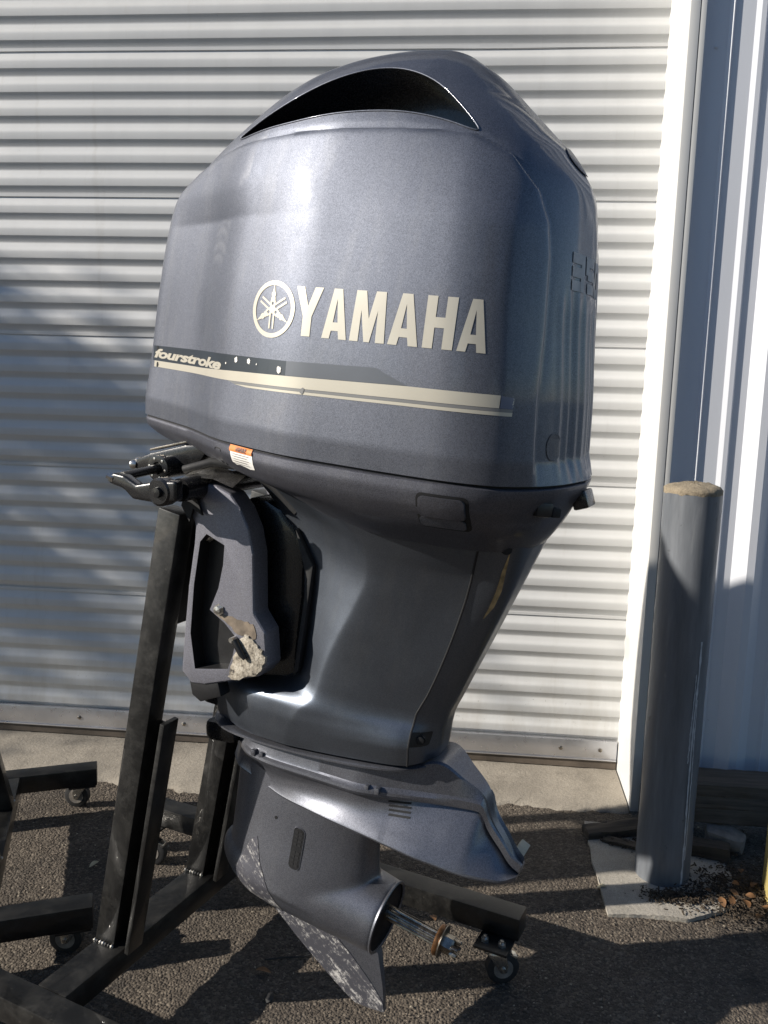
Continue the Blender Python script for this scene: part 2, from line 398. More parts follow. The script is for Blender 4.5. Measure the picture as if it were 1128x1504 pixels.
def bollard():
    root = empty('bollard', (.688, 2.575, 0)); tag(root, 'grey painted steel bollard with mortar cap in concrete pad', 'bollard')
    n = 40; rings = []
    for z in np.linspace(-.02, 1.235, 50): 
        rr = .083+.0006*np.sin(z*17)
        rings.append([(rr*math.cos(k)+.0004*rng.standard_normal(), rr*math.sin(k), z) for k in np.linspace(0, 2*math.pi, n, endpoint=False)])
    v, f = loft(rings); mk('pipe', v, f, M['bollard'], root, 50)
    rings = []
    for r, z in ((.0835, 1.233), (.0845, 1.241), (.083, 1.248), (.075, 1.254), (.055, 1.260), (.03, 1.264), (.004, 1.265)):
        rings.append([(r*math.cos(k)*(1+.012*rng.standard_normal()), r*math.sin(k), z+.0016*rng.standard_normal()) for k in np.linspace(0, 2*math.pi, n, endpoint=False)])
    v, f = loft(rings); mk('mortar_cap', v, f, M['cap'], root, 60)
    # runs of pale paint down the side
    for ang, z0, z1, w in ((-62, .02, .80, .0030), (-57, .10, .62, .0016), (-68, .42, .70, .0018)):
        zz = np.linspace(z0, z1, 40); a = np.radians(ang)+.03*np.sin(zz*9+ang)+.006*rng.standard_normal(40)
        L = []; Rr = []
        for z, k in zip(zz, a):
            ww = w*(1+.5*rng.standard_normal()*.5)/.083
            L.append((.0842*math.cos(k-ww), .0842*math.sin(k-ww), z)); Rr.append((.0842*math.cos(k+ww), .0842*math.sin(k+ww), z))
        v, f = loft([L, Rr], False, False, False); mk('paint_run', v, f, M['drip'], root)
bollard()
def pad():
    pts = [(.482, 2.335), (.60, 2.345), (.715, 2.340), (.83, 2.40), (.915, 2.47), (.905, 2.66), (.82, 2.83), (.66, 2.85), (.487, 2.87), (.478, 2.6)]
    bm = bmesh.new(); P = []
    for i, p in enumerate(pts):
        q = pts[(i+1) % len(pts)]
        for t in np.linspace(0, 1, 8, endpoint=False):
            P.append((p[0]+(q[0]-p[0])*t+.0012*rng.standard_normal(), p[1]+(q[1]-p[1])*t+.0012*rng.standard_normal()))
    top = [bm.verts.new((x, y, .012+.0012*rng.standard_normal())) for x, y in P]; bot = [bm.verts.new((x+.004*0, y, -.02)) for x, y in P]
    bm.faces.new(top)
    for i in range(len(P)): bm.faces.new((top[i], top[(i+1) % len(P)], bot[(i+1) % len(P)], bot[i]))
    o = from_bm('concrete_pad', bm, M['conc2']); tag(o, 'rough concrete pad set round the foot of the bollard', 'concrete pad')
pad()

def timber():
    n = 40; rings = []
    for x in np.linspace(.735, 2.0, n):
        j = lambda s: s*rng.standard_normal()
        sec = chaikin([(0, .085), (.125, .085), (.125, .228), (0, .228)], 0)
        sec = [(0, .088), (.004, .084), (.12, .084), (.125, .09), (.125, .222), (.12, .228), (.006, .228), (0, .222), (0, .185), (.002, .182), (0, .178), (0, .14), (.002, .137), (0, .133)]
        rings.append([(x, 2.775+y+j(.0008), z+j(.0008)) for y, z in sec])
    v, f = loft(rings); o = mk('timber_sleeper', v, f, M['tie'], None, 30); tag(o, 'weathered dark timber sleeper along the ribbed wall', 'timber')
    bm = bmesh.new(); box_bm(bm, (1.055, 2.49, .11), (.15, .13, .22), Matrix.Rotation(R(-12), 3, 'Z'), .006)
    o = from_bm('yellow_post', bm, M['yellow']); tag(o, 'short yellow painted wooden post in front of the sleeper', 'post')
    bm = bmesh.new(); box_bm(bm, (1.35, 2.84, .042), (.14, .12, .084), None, .004)
    o = from_bm('support_block', bm, M['tie']); tag(o, 'wooden block under the sleeper', 'block')
    bm = bmesh.new(); box_bm(bm, (.765, 2.84, .042), (.07, .12, .084), None, .004)
    o = from_bm('support_block', bm, M['tie']); tag(o, 'small wooden block hidden behind the bollard under the sleeper', 'block')
    # rotten planks and a broken stone
    for loc, size, rz, lab in (((.60, 2.80, .028), (.26, .06, .03), 14, 'rotten dark plank lying left of the bollard'), ((.60, 2.72, .020), (.15, .035, .014), -22, 'thin rotten splinter of wood left of the bollard'), ((.845, 2.70, .035), (.17, .05, .045), -16, 'broken grey plank lying right of the bollard')):
        bm = bmesh.new(); box_bm(bm, (0, 0, 0), size, None, .004)
        bmesh.ops.subdivide_edges(bm, edges=[e for e in bm.edges if e.calc_length() > .05], cuts=5, use_grid_fill=True)
        for v in bm.verts: v.co += Vector((rng.standard_normal(), rng.standard_normal(), rng.standard_normal()))*.0018
        o = from_bm('plank', bm, M['plank'], None, 30); o.location = loc; o.rotation_euler = (R(4), R(-3), R(rz)); tag(o, lab, 'plank')
    bm = bmesh.new(); bmesh.ops.create_icosphere(bm, subdivisions=2, radius=1)
    for v in bm.verts:
        p = v.co; p = Vector([max(-.72, min(.72, c)) for c in p]); v.co = Vector((p.x*.085, p.y*.06, p.z*.045))+Vector(rng.standard_normal(3))*.0025
    o = from_bm('broken_stone', bm, M['stone'], None, 25); o.location = (.935, 2.76, .045); o.rotation_euler = (0, R(8), R(-18)); tag(o, 'broken grey stone under the timber sleeper', 'stone')
timber()

def leaf_mesh(name, L, Wd, mat):
    v = []; f = []; n = 7
    for i in range(n):
        t = i/(n-1); w = Wd*math.sin(math.pi*min(1, t*.95+.03))**.8
        z = .25*Wd*math.sin(t*4)
        v += [(t*L-L/2, -w, z+.35*w), (t*L-L/2, 0, z), (t*L-L/2, w, z+.25*w)]
    for i in range(n-1):
        a = i*3; f += [(a, a+3, a+4, a+1), (a+1, a+4, a+5, a+2)]
    me = bpy.data.meshes.new(name); me.from_pydata(v, [], f); me.materials.append(mat); me.polygons.foreach_set('use_smooth', [True]*len(f)); return me
LM = [leaf_mesh('dry_leaf', .040, .011, M['leaf']), leaf_mesh('dry_leaf', .030, .009, M['leaf']), leaf_mesh('pale_leaf', .032, .009, M['leafpale'])]
def leaves():
    spots = [(.90, 2.42), (.925, 2.46), (.95, 2.40), (.88, 2.47), (.955, 2.52), (.80, 2.47), (.92, 2.36), (.985, 2.38), (.86, 2.43), (.94, 2.60), (.97, 2.45), (.90, 2.52), (.83, 2.42)]
    for i, (x, y) in enumerate(spots):
        o = bpy.data.objects.new('dry_leaf', LM[i % 2]); link(o); o.location = (x, y, .022+.006*rng.random()); o.rotation_euler = (R(rng.uniform(-25, 25)), R(rng.uniform(-20, 20)), rng.uniform(0, 6.28))
        tag(o, 'curled brown dry leaf in the litter by the yellow post', 'leaf', 'dry leaves beside the bollard pad')
    for (x, y, m, lab) in ((.484, 2.47, 2, 'pale leaf on the near left edge of the bollard pad'), (-.12, 2.33, 0, 'orange dry leaf on asphalt beside the propeller shaft'), (-.03, 2.25, 0, 'orange dry leaf on asphalt between propeller shaft and caster'), (-.46, 1.97, 0, 'brown leaf on asphalt beside the stand cross beam'), (-1.10, 2.38, 2, 'pale leaf on asphalt between the two stands')):
        o = bpy.data.objects.new('dry_leaf', LM[m]); link(o); o.location = (x, y, .012); o.rotation_euler = (R(rng.uniform(-15, 15)), R(10), rng.uniform(0, 6)); tag(o, lab, 'leaf')
    # mulch: nobody could count it
    v = []; f = []
    for i in range(2800):
        t = rng.random()
        cx, cy = (.88+.08*rng.standard_normal(), 2.47+.07*rng.standard_normal()) if t < .6 else ((.70+.05*rng.standard_normal(), 2.44+.02*rng.standard_normal()) if t < .8 else (1.0+.1*rng.standard_normal(), 2.66+.1*rng.standard_normal()))
        if t > .93: cx, cy = .62+.05*rng.standard_normal(), 2.74+.025*rng.standard_normal()
        l = rng.uniform(.003, .016); w = rng.uniform(.0008, .0028); a = rng.uniform(0, 6.28); z = .012+rng.random()*.014
        d = np.array([math.cos(a), math.sin(a), rng.uniform(-.3, .3)])*l/2; e = np.array([-math.sin(a), math.cos(a), .2])*w; c = np.array([cx, cy, z]); up = np.array([0, 0, w])
        b = len(v); v += [c-d-e, c+d-e, c+d*.8+up, c-d*.8+up, c-d+e, c+d+e]
        f += [(b, b+1, b+2, b+3), (b+3, b+2, b+5, b+4), (b, b+4, b+5, b+1)]
    o = mk('leaf_litter', v, f, M['mulch'], None, smooth=False); o['kind'] = 'stuff'; tag(o, 'dark rotted leaf litter and mulch round the bollard pad', 'leaf litter')
leaves()
def pebbles(name, num, smin, smax, mat, lab):
    base = np.array([(1, 0, 0), (-.9, .2, 0), (0, 1, .1), (.1, -1, 0), (0, 0, .8), (0, 0, -.5)]); fc = [(0, 2, 4), (2, 1, 4), (1, 3, 4), (3, 0, 4)]
    v = np.empty((num*6, 3)); f = []
    for i in range(num):
        s = smin*(smax/smin)**(rng.random()**2.2); a = rng.uniform(0, 6.28); ca, sa = math.cos(a), math.sin(a)
        x = rng.uniform(-1.9, 1.25); y = 1.25+1.70*rng.random()
        p = base*np.array([s, s*rng.uniform(.5, 1), s*rng.uniform(.35, .7)])*rng.uniform(.75, 1.2, (6, 1))
        v[i*6:i*6+6] = np.stack([p[:, 0]*ca-p[:, 1]*sa+x, p[:, 0]*sa+p[:, 1]*ca+y, p[:, 2]+.001], -1)
        b = i*6; f += [(b+q[0], b+q[1], b+q[2]) for q in fc]
    o = mk(name, v, f, mat, None, smooth=False); o['kind'] = 'stuff'; tag(o, lab, 'gravel')
pebbles('asphalt_grit', 26000, .0016, .006, M['pebble'], 'brown grit standing out of the asphalt')
pebbles('pale_grit', 3200, .0014, .0055, M['pebblel'], 'pale chips of stone in the asphalt')

# ------------------------------------------------------------------ outboard motor
P0 = Vector((-.726, 1.98, 0)); YAW, TILT, SEAM = R(21), R(11.5), R(4.5)
motor = empty('outboard_motor', P0, (0, TILT, -YAW))
tag(motor, 'blue grey four stroke outboard motor hanging on a black wheeled stand', 'outboard motor')
K7 = TILT-SEAM
KO = np.array([-.33986, 0, 1.41464])
def k2m(p):
    p = np.asarray(p, float); c, l, v = p[..., 0], p[..., 1], p[..., 2]
    return np.stack([KO[0]+c*math.cos(K7)-v*math.sin(K7), l, KO[2]+c*math.sin(K7)+v*math.cos(K7)], -1)
CV = [0, .14, .27, .40, .47, .515, .57, .622, .674, .715, .74, .754, .758]
AF = [.030, .050, .062, .080, .10, .135, .195, .275, .365, .455, .535, .61, .68]
AR = [1.086, 1.076, 1.060, 1.049, 1.042, 1.034, 1.002, .953, .892, .84, .795, .765, .73]
CW = [.304, .303, .297, .283, .272, .263, .248, .225, .188, .140, .092, .05, .008]
PC = [0, .003, .02, .06, .12, .215, .393, .58, .68, .816, .907, .955, .985, 1.]
PL = [0, .06, .12, .19, .29, .455, .834, 1., .998, .97, .86, .64, .35, 0]
def half_curve(n):
    P = np.array([PC, PL]).T.copy(); P[:, 0] *= 1.095; P[:, 1] *= .304
    d = np.r_[0, np.cumsum(np.linalg.norm(np.diff(P, axis=0), axis=1))]; t = np.linspace(0, d[-1], 600)
    c = pchip(d, P[:, 0], t); l = pchip(d, P[:, 1], t)
    for k in range(30):
        c[1:-1] = (c[:-2]+2*c[1:-1]+c[2:])/4; l[1:-1] = (l[:-2]+2*l[1:-1]+l[2:])/4
    s = np.r_[0, np.cumsum(np.hypot(np.diff(c), np.diff(l)))]; u = np.linspace(0, s[-1], n)
    return np.interp(u, s, c)/1.095, np.interp(u, s, l)/.304
NH = 250
HC, HL = half_curve(NH)
def section(v):
    ph = np.linspace(0, math.pi, NH); Ce = (1-np.cos(ph))/2; Le = np.sin(ph)**.8
    m = min(1, max(0, (v-.42)/.28))*.75
    C = HC*(1-m)+Ce*m; L = HL*(1-m)+Le*m
    af, ar, w = (float(pchip(CV, q, [v])[0]) for q in (AF, AR, CW))
    return af+(ar-af)*C, w*L
CREASE = np.array([(.06, .44), (.13, .502), (.20, .53), (.30, .553), (.36, .559), (.518, .562), (.639, .566), (.75, .566), (.83, .562), (.875, .560), (.941, .530), (.985, .480), (1.004, .431), (1.012, .38), (1.022, .25), (1.030, .13), (1.040, .0)])
def crease_sd(c, v):
    """signed distance in side view; positive above / behind the crease line"""
    best = np.full(c.shape, 9.); sg = np.zeros(c.shape)
    for (x0, y0), (x1, y1) in zip(CREASE[:-1], CREASE[1:]):
        dx, dy = x1-x0, y1-y0; t = np.clip(((c-x0)*dx+(v-y0)*dy)/(dx*dx+dy*dy), 0, 1)
        d = np.hypot(c-x0-t*dx, v-y0-t*dy); s = dx*(v-y0)-dy*(c-x0)
        m = d < best; best[m] = d[m]; sg[m] = np.sign(s[m])
    return best*sg
def build_cowl():
    lev = .758*(1-(1-np.linspace(0, 1, 170))**1.5); grid = []
    for v in lev:
        c, l = section(v)
        C = np.r_[c, c[-2:0:-1]]; L = np.r_[-l, l[-2:0:-1]]
        grid.append(np.stack([C, L, np.full_like(C, v)], -1))
    G = np.array(grid)
    du = np.roll(G, -1, 1)-np.roll(G, 1, 1); dv = np.gradient(G, axis=0); nrm = np.cross(du, dv); nrm /= np.linalg.norm(nrm, axis=-1, keepdims=True)+1e-9
    sd_ = crease_sd(G[..., 0], G[..., 2])
    st = np.clip(sd_/.010+.5, 0, 1); st = st*st*(3-2*st)
    G = G-nrm*(.012*st-.006+.13*np.clip(sd_, 0, .10)*np.clip((G[..., 0]-.75)/.2, 0, 1)+.003*np.exp(-(sd_/.007)**2))[..., None]*np.clip(G[..., 2:3]/.04, 0, 1)
    # two shallow flutes down the rear face
    rear = (G[..., 0] > .95) & (G[..., 2] < .42)
    fl = np.exp(-((abs(G[..., 1])-.075)/.014)**2)*.003*np.clip(G[..., 2]/.05, 0, 1)*np.clip((.40-G[..., 2])/.06, 0, 1)
    rb = .0020*np.cos(2*np.pi*abs(G[..., 1])/.036)*np.clip((.15-abs(G[..., 1]))/.03, 0, 1)*np.clip(G[..., 2]/.05, 0, 1)*np.clip((.34-G[..., 2])/.05, 0, 1)
    G[..., 0] -= np.where(rear, fl+rb, 0)
    # rolled lower lip
    lip = [G[0]*np.array([.985, .97, 1])+np.array([.008, 0, .0]), G[0]]
    V, F = loft([k2m(g) for g in ([lip[0]]+list(G))])
    o = mk('top_cowl', V, F, [M['cowl'], M['duct']], motor, 24)
    return o
cowl = build_cowl()
def bvh_of(o):
    me = o.data; return BVHTree.FromPolygons([tuple(v.co) for v in me.vertices], [tuple(p.vertices) for p in me.polygons])
cowl_bvh = bvh_of(cowl)
def side_hit(bvh, c, v, off):
    """point on the near side of a body at side-view coordinates c, v, lifted off the surface"""
    o = k2m((c, -1.2, v)); h = bvh.ray_cast(Vector(o), Vector((0, 1, 0)))
    if h[0] is None: return None
    n = h[1] if h[1].y < 0 else -h[1]
    return h[0]+n*off
def rear_hit(bvh, l, v, off):
    d = k2m((2.0, l, v)); d2 = k2m((1.0, l, v)); h = bvh.ray_cast(Vector(d), Vector(d2-d).normalized())
    if h[0] is None: return None
    n = h[1]; 
    if n.x < 0: n = -n
    return h[0]+n*off
def drape(name, polys, mat, bvh, off, parent, hit=side_hit, step=.012, thick=0):
    """polygons in side-view (c, v), cut into a fine grid and laid on the surface"""
    bm = bmesh.new()
    for p in polys:
        vs = [bm.verts.new((q[0], q[1], 0)) for q in p]
        try: bm.faces.new(vs)
        except ValueError: pass
    return drape_bm(name, bm, mat, bvh, off, parent, hit, step, thick)
def drape_bm(name, bm, mat, bvh, off, parent, hit=side_hit, step=.012, thick=0):
    bmesh.ops.triangulate(bm, faces=list(bm.faces))
    xs = [v.co.x for v in bm.verts]; ys = [v.co.y for v in bm.verts]
    for ax, lo, hi in ((0, min(xs), max(xs)), (1, min(ys), max(ys))):
        st = step if ax == 0 else step*2
        for q in np.arange(math.floor(lo/st)*st, hi, st):
            n = Vector((1, 0, 0)) if ax == 0 else Vector((0, 1, 0))
            bmesh.ops.bisect_plane(bm, geom=list(bm.verts)+list(bm.edges)+list(bm.faces), plane_co=n*q, plane_no=n)
    dead = []
    for v in bm.verts:
        h = hit(bvh, v.co.x, v.co.y, off)
        if h is None: dead.append(v)
        else: v.co = h
    bmesh.ops.delete(bm, geom=dead, context='VERTS')
    if thick:
        r = bmesh.ops.extrude_face_region(bm, geom=list(bm.faces))
        back = [g for g in r['geom'] if isinstance(g, bmesh.types.BMVert)]
        for v in back: v.co.y -= thick if hit is side_hit else 0
        if hit is not side_hit:
            for v in back: v.co.x += thick
    return from_bm(name, bm, mat, parent, 40)

# air intakes: a lens cut into each side of the cowl
LENS = [(.322, .5775), (.385, .600), (.483, .628), (.566, .661), (.63, .678), (.681, .683), (.727, .676), (.778, .655), (.826, .618), (.877, .570), (.874, .564), (.816, .583), (.755, .594), (.693, .597), (.602, .593), (.508, .584), (.42, .579)]
LENS = [tuple(p) for p in chaikin(LENS, 2)]
def cut(obj, cutter):
    md = obj.modifiers.new('cut', 'BOOLEAN'); md.operation = 'DIFFERENCE'; md.solver = 'EXACT'; md.object = cutter
    dg = bpy.context.evaluated_depsgraph_get(); me = bpy.data.meshes.new_from_object(obj.evaluated_get(dg))
    obj.modifiers.clear(); old = obj.data; nm = old.name; obj.data = me; bpy.data.meshes.remove(old); me.name = nm
    me.polygons.foreach_set('use_smooth', [True]*len(me.polygons)); me.set_sharp_from_angle(angle=R(24))
    bpy.data.objects.remove(cutter)
for s in (-1, 1):
    bm = bmesh.new()
    a = [bm.verts.new(k2m((p[0], s*.40, p[1]))) for p in LENS]; b = [bm.verts.new(k2m((p[0], s*.05, p[1]))) for p in LENS]
    bm.faces.new(a); bm.faces.new(b[::-1])
    for i in range(len(a)): bm.faces.new((a[i], a[(i+1) % len(a)], b[(i+1) % len(a)], b[i]))
    for f in bm.faces: f.material_index = 1
    ct = from_bm('cutter', bm, [M['cowl'], M['duct']], motor, smooth=False)
    cut(cowl, ct)
rim = [side_hit(cowl_bvh, p[0]*1.0, p[1], .0008) for p in LENS]; rim = [p for p in rim if p is not None]
v, f = loft(tube_rings(rim+rim[:2], .0014, 8), False, False); mk('intake_rim', v, f, M['cowl'], cowl, 60)
# dark duct walls inside the intake
drape('duct_divider', [[(.70, .60), (.74, .60), (.745, .668), (.70, .672)]], M['duct'], cowl_bvh, -.075, cowl)

# lettering YAMAHA, measured in side view: baseline .212, cap line .295
def let(ch, x0, x1, lean=0.0):
    b, t = .212, .2955; w = x1-x0; X = lambda u: x0+u*w
    Z = lambda q: b+q*(t-b)
    if ch == 'Y': return [[(X(0), t), (X(.30), t), (X(.50), Z(.62)), (X(.70), t), (X(1), t), (X(.66), Z(.40)), (X(.66), b), (X(.34), b), (X(.34), Z(.40))]]
    if ch == 'A': return [[(X(0), b), (X(.33), t), (X(.50), t), (X(.50), Z(.80)), (X(.405), Z(.33)), (X(.50), Z(.33)), (X(.50), Z(.16)), (X(.36), Z(.16)), (X(.31), b)],
                          [(X(1), b), (X(.69), b), (X(.64), Z(.16)), (X(.50), Z(.16)), (X(.50), Z(.33)), (X(.595), Z(.33)), (X(.50), Z(.80)), (X(.50), t), (X(.67), t)]]
    if ch == 'M': return [[(X(0), b), (X(.08), t), (X(.36), t), (X(.50), Z(.46)), (X(.64), t), (X(.92), t), (X(1), b), (X(.75), b), (X(.735), Z(.62)), (X(.58), b), (X(.42), b), (X(.265), Z(.62)), (X(.25), b)]]
    if ch == 'H': return [[(X(0), b), (X(0), t), (X(.34), t), (X(.34), Z(.60)), (X(.66), Z(.60)), (X(.66), t), (X(1), t), (X(1), b), (X(.66), b), (X(.66), Z(.40)), (X(.34), Z(.40)), (X(.34), b)]]
for ch, x0, x1 in (('Y', .608, .663), ('A', .668, .716), ('M', .722, .787), ('A', .793, .846), ('H', .854, .904), ('A', .911, .955)):
    o = drape('letter', let(ch, x0, x1), M['cream'], cowl_bvh, .0008, cowl, step=.010)
# round emblem: ring and three tuning forks
def arc(cx, cy, rx, ry, a0, a1, n): return [(cx+rx*math.cos(a), cy+ry*math.sin(a)) for a in np.linspace(a0, a1, n)]
EC, EV, RX, RY = .5545, .2535, .0535, .0500
out_, in_ = arc(EC, EV, RX, RY, 0, 2*math.pi, 49), arc(EC, EV, RX*.84, RY*.84, 0, 2*math.pi, 49)
pol = [[out_[i], out_[i+1], in_[i+1], in_[i]] for i in range(48)]
def er(a, r, off=0):
    x = r*math.cos(a)-off*math.sin(a); y = r*math.sin(a)+off*math.cos(a); return (EC+x*RX, EV+y*RY)
for k in range(3):
    a = math.pi/2+k*2*math.pi/3; b = a+math.pi
    pol.append([er(a, .88, 0), er(a, .62, .055), er(a, .46, .055), er(a, .46, -.055), er(a, .62, -.055)])
    for r0 in (.52, .36):
        pol.append([er(a, r0+.11*math.cos(q)*1, .105*math.sin(q)) for q in np.linspace(0, 2*math.pi, 10, endpoint=False)])
    for s in (-1, 1):
        pol.append([er(a, .36, s*.03), er(a, .30, s*.12), er(b, .68, -s*.12), er(b, .68, -s*.05), er(a, .22, s*.05)])
pol.append([er(q, .10) for q in np.linspace(0, 2*math.pi, 12, endpoint=False)])
drape('emblem', pol, M['cream'], cowl_bvh, .0010, cowl, step=.010)
# stripes
drape('dark_stripe', [[(.074, .127), (.074, .160), (.31, .164), (.56, .166), (.60, .1665), (.60, .141), (.45, .136), (.31, .130)]], M['band'], cowl_bvh, .0006, cowl)
drape('fading_stripe', [[(.60, .1665), (.777, .172), (.836, .148), (.60, .141)]], M['bandfade'], cowl_bvh, .0006, cowl)
drape('cream_stripe', [[(.084, .113), (.084, .1265), (.31, .1295), (.45, .1355), (.60, .1405), (.834, .1475), (.985, .1485), (.985, .128), (.83, .126), (.67, .1225), (.44, .117)]], M['cream'], cowl_bvh, .0007, cowl)
drape('grey_stripe', [[(.44, .1165), (.67, .122), (.83, .1255), (1.003, .1275), (1.003, .1225), (.83, .1205), (.67, .1175), (.46, .1125)]], M['greystripe'], cowl_bvh, .0007, cowl)
drape('thin_cream_stripe', [[(.46, .1122), (.67, .1172), (.83, .1202), (1.003, .1222), (1.003, .1160), (.83, .1150), (.67, .1125), (.50, .1095)]], M['cream'], cowl_bvh, .0007, cowl)
drape('stripe_end', [[(.986, .148), (1.003, .146), (1.003, .128), (.986, .128)]], m_decal('decal_torn', (.60, .56, .47), wear=.5), cowl_bvh, .0008, cowl)
def text_bm(txt, size, shear, bold, x0, x1, y0):
    cu = bpy.data.curves.new('t', 'FONT'); cu.body = txt; cu.size = size; cu.shear = shear; cu.offset = bold; cu.resolution_u = 3; cu.space_character = .95
    to = bpy.data.objects.new('t', cu); COL.objects.link(to); dg = bpy.context.evaluated_depsgraph_get()
    me = bpy.data.meshes.new_from_object(to.evaluated_get(dg)); bm = bmesh.new(); bm.from_mesh(me)
    bpy.data.objects.remove(to); bpy.data.meshes.remove(me)
    xs = [v.co.x for v in bm.verts]; a, b = min(xs), max(xs)
    for v in bm.verts: v.co = Vector((x0+(v.co.x-a)/(b-a)*(x1-x0), y0+v.co.y, 0))
    bmesh.ops.remove_doubles(bm, verts=bm.verts, dist=1e-5)
    return bm
bm = text_bm('fourstroke', .027, .25, .0011, .082, .412, .1345)
drape_bm('stripe_lettering', bm, M['cream'], cowl_bvh, .0012, cowl)
# chips through the stripe
for k, (c, v_, r) in enumerate(((.463, .157, .006), (.502, .157, .006), (.585, .150, .007), (.43, .148, .0025), (.525, .154, .002), (.64, .118, .006), (.095, .155, .006), (.10, .119, .006))):
    p = [(c+r*.8*math.cos(q)*w_, v_+r*math.sin(q)*w_) for q, w_ in zip(np.linspace(0, 6.28, 18, endpoint=False), rng.uniform(.6, 1.1, 18))]
    drape('paint_chip', [p], M['white'] if k < 5 else (M['greystripe'] if k == 5 else M['black']), cowl_bvh, .0015, cowl, step=.01)
# raised number badge on the rear face
def seg(ch, x0, w, z0, h, t=.011):
    x1 = x0+w; zm = z0+h/2; H = lambda z: [(x0, z-t/2), (x1, z-t/2), (x1, z+t/2), (x0, z+t/2)]; Vv = lambda x, a, b: [(x-t/2, a), (x+t/2, a), (x+t/2, b), (x-t/2, b)]
    s = []
    if ch == '3': s = [H(z0), H(zm), H(z0+h), Vv(x1, z0-t/2, z0+h+t/2)]
    if ch == '5': s = [H(z0), H(zm), H(z0+h), Vv(x1, z0-t/2, zm), Vv(x0, zm, z0+h+t/2)]
    if ch == '0': s = [H(z0), H(z0+h), Vv(x1, z0-t/2, z0+h+t/2), Vv(x0, z0-t/2, z0+h+t/2)]
    return s
for ch, x in (('3', -.094), ('5', -.022), ('0', .050)):
    drape('badge_digit', seg(ch, x, .048, .343, .046, .0175), M['badge'], cowl_bvh, .0012, cowl, rear_hit, .02)
drape('rear_roundel', [arc(-.137, .065, .022, .024, 0, 2*math.pi, 25)[:-1]], M['pan'], cowl_bvh, .0012, cowl, rear_hit, .02)
drape('top_emblem', [arc(0, .562, .05, .022, 0, 2*math.pi, 25)[:-1]], M['pan'], cowl_bvh, .001, cowl, rear_hit, .02, .002)

# lower cowl (pan) under the seam
def build_pan():
    pv = [-.135, -.12, -.10, -.08, -.07, -.057, -.04, -.02, -.008, -.0045]
    paf = [.50, .455, .385, .29, .21, .13, .07, .036, .032, .037]
    par = [1.018, 1.028, 1.040, 1.051, 1.056, 1.063, 1.073, 1.083, 1.086, 1.081]
    pw = [.200, .222, .252, .275, .284, .293, .300, .304, .304, .299]
    lev = np.r_[np.linspace(-.135, -.012, 46), -.008, -.006, -.0045]; rings = []
    for v in lev:
        af, ar, w = (float(pchip(pv, q, [v])[0]) for q in (paf, par, pw))
        ph = np.linspace(0, math.pi, NH); m = min(1, max(0, (-v-.05)/.09))*.5
        C = HC*(1-m)+(1-np.cos(ph))/2*m; L = HL*(1-m)+np.sin(ph)**.8*m
        c = af+(ar-af)*C; l = w*L
        rings.append(k2m(np.stack([np.r_[c, c[-2:0:-1]], np.r_[-l, l[-2:0:-1]], np.full(2*NH-2, v)], -1)))
    V, F = loft(rings); return mk('lower_cowl', V, F, M['pan'], motor, 40)
pan = build_pan(); pan_bvh = bvh_of(pan)
v, f = loft([k2m(np.stack([np.r_[c_, c_[-2:0:-1]], np.r_[-l_, l_[-2:0:-1]], np.full(2*NH-2, z)], -1)) for z in (-.006, .002) for c_, l_ in [(lambda s: (.5+(s[0]-.5)*.986, s[1]*.978))(section(0))]])
mk('seam_gasket', v, f, M['gap'], motor)
def rrect(x0, x1, y0, y1, r, n=5, skew=0):
    P = []
    for cx, cy, a in ((x1-r, y1-r, 0), (x0+r, y1-r, 90), (x0+r, y0+r, 180), (x1-r, y0+r, 270)):
        for q in np.linspace(a, a+90, n): P.append((cx+r*math.cos(R(q)), cy+r*math.sin(R(q))))
    return [(x+skew*(y-y0), y) for x, y in P]
# pan fittings
lab = drape('warning_label', [[(.457, -.006), (.525, -.006), (.529, -.041), (.515, -.0425), (.50, -.040), (.485, -.0385), (.474, -.040), (.462, -.0355)]], M['white'], pan_bvh, .0010, pan, step=.005)
drape('label_header', [[(.457, -.0055), (.525, -.0055), (.5262, -.0145), (.4585, -.0145)]], M['orange'], pan_bvh, .0030, lab, step=.005)
bm = text_bm('WARNING', .0080, 0, .0002, .478, .510, -.0128); drape_bm('header_lettering', bm, M['ink'], pan_bvh, .0042, lab, step=.005)
for k in range(5):
    drape('text_line', [[(.468, -.0180-k*.0042), (.519-.006*(k % 2), -.0180-k*.0042), (.519-.006*(k % 2), -.0187-k*.0042), (.468, -.0187-k*.0042)]], M['ink'], pan_bvh, .0030, lab, step=.005)
# thin outline of a blanked cover
p = rrect(.402, .424, -.052, -.017, .004)
ring = [side_hit(pan_bvh, a, b, .0) for a, b in p]; ring = [q for q in ring if q is not None]
v, f = loft(tube_rings(ring+ring[:1], .0012, 6), False, False); mk('blank_cover_outline', v, f, M['gap'], pan)
# side latch: dark surround, painted flap, lower lip
lt = drape('latch_recess', [rrect(.868, .956, -.088, -.024, .010)], M['gap'], pan_bvh, .0006, pan)
drape('latch_handle', [rrect(.874, .950, -.066, -.029, .008)], M['pan'], pan_bvh, .0012, lt, thick=.006)
drape('latch_lip', [rrect(.872, .948, -.085, -.067, .006)], M['cowl'], pan_bvh, .0010, lt, thick=.004)
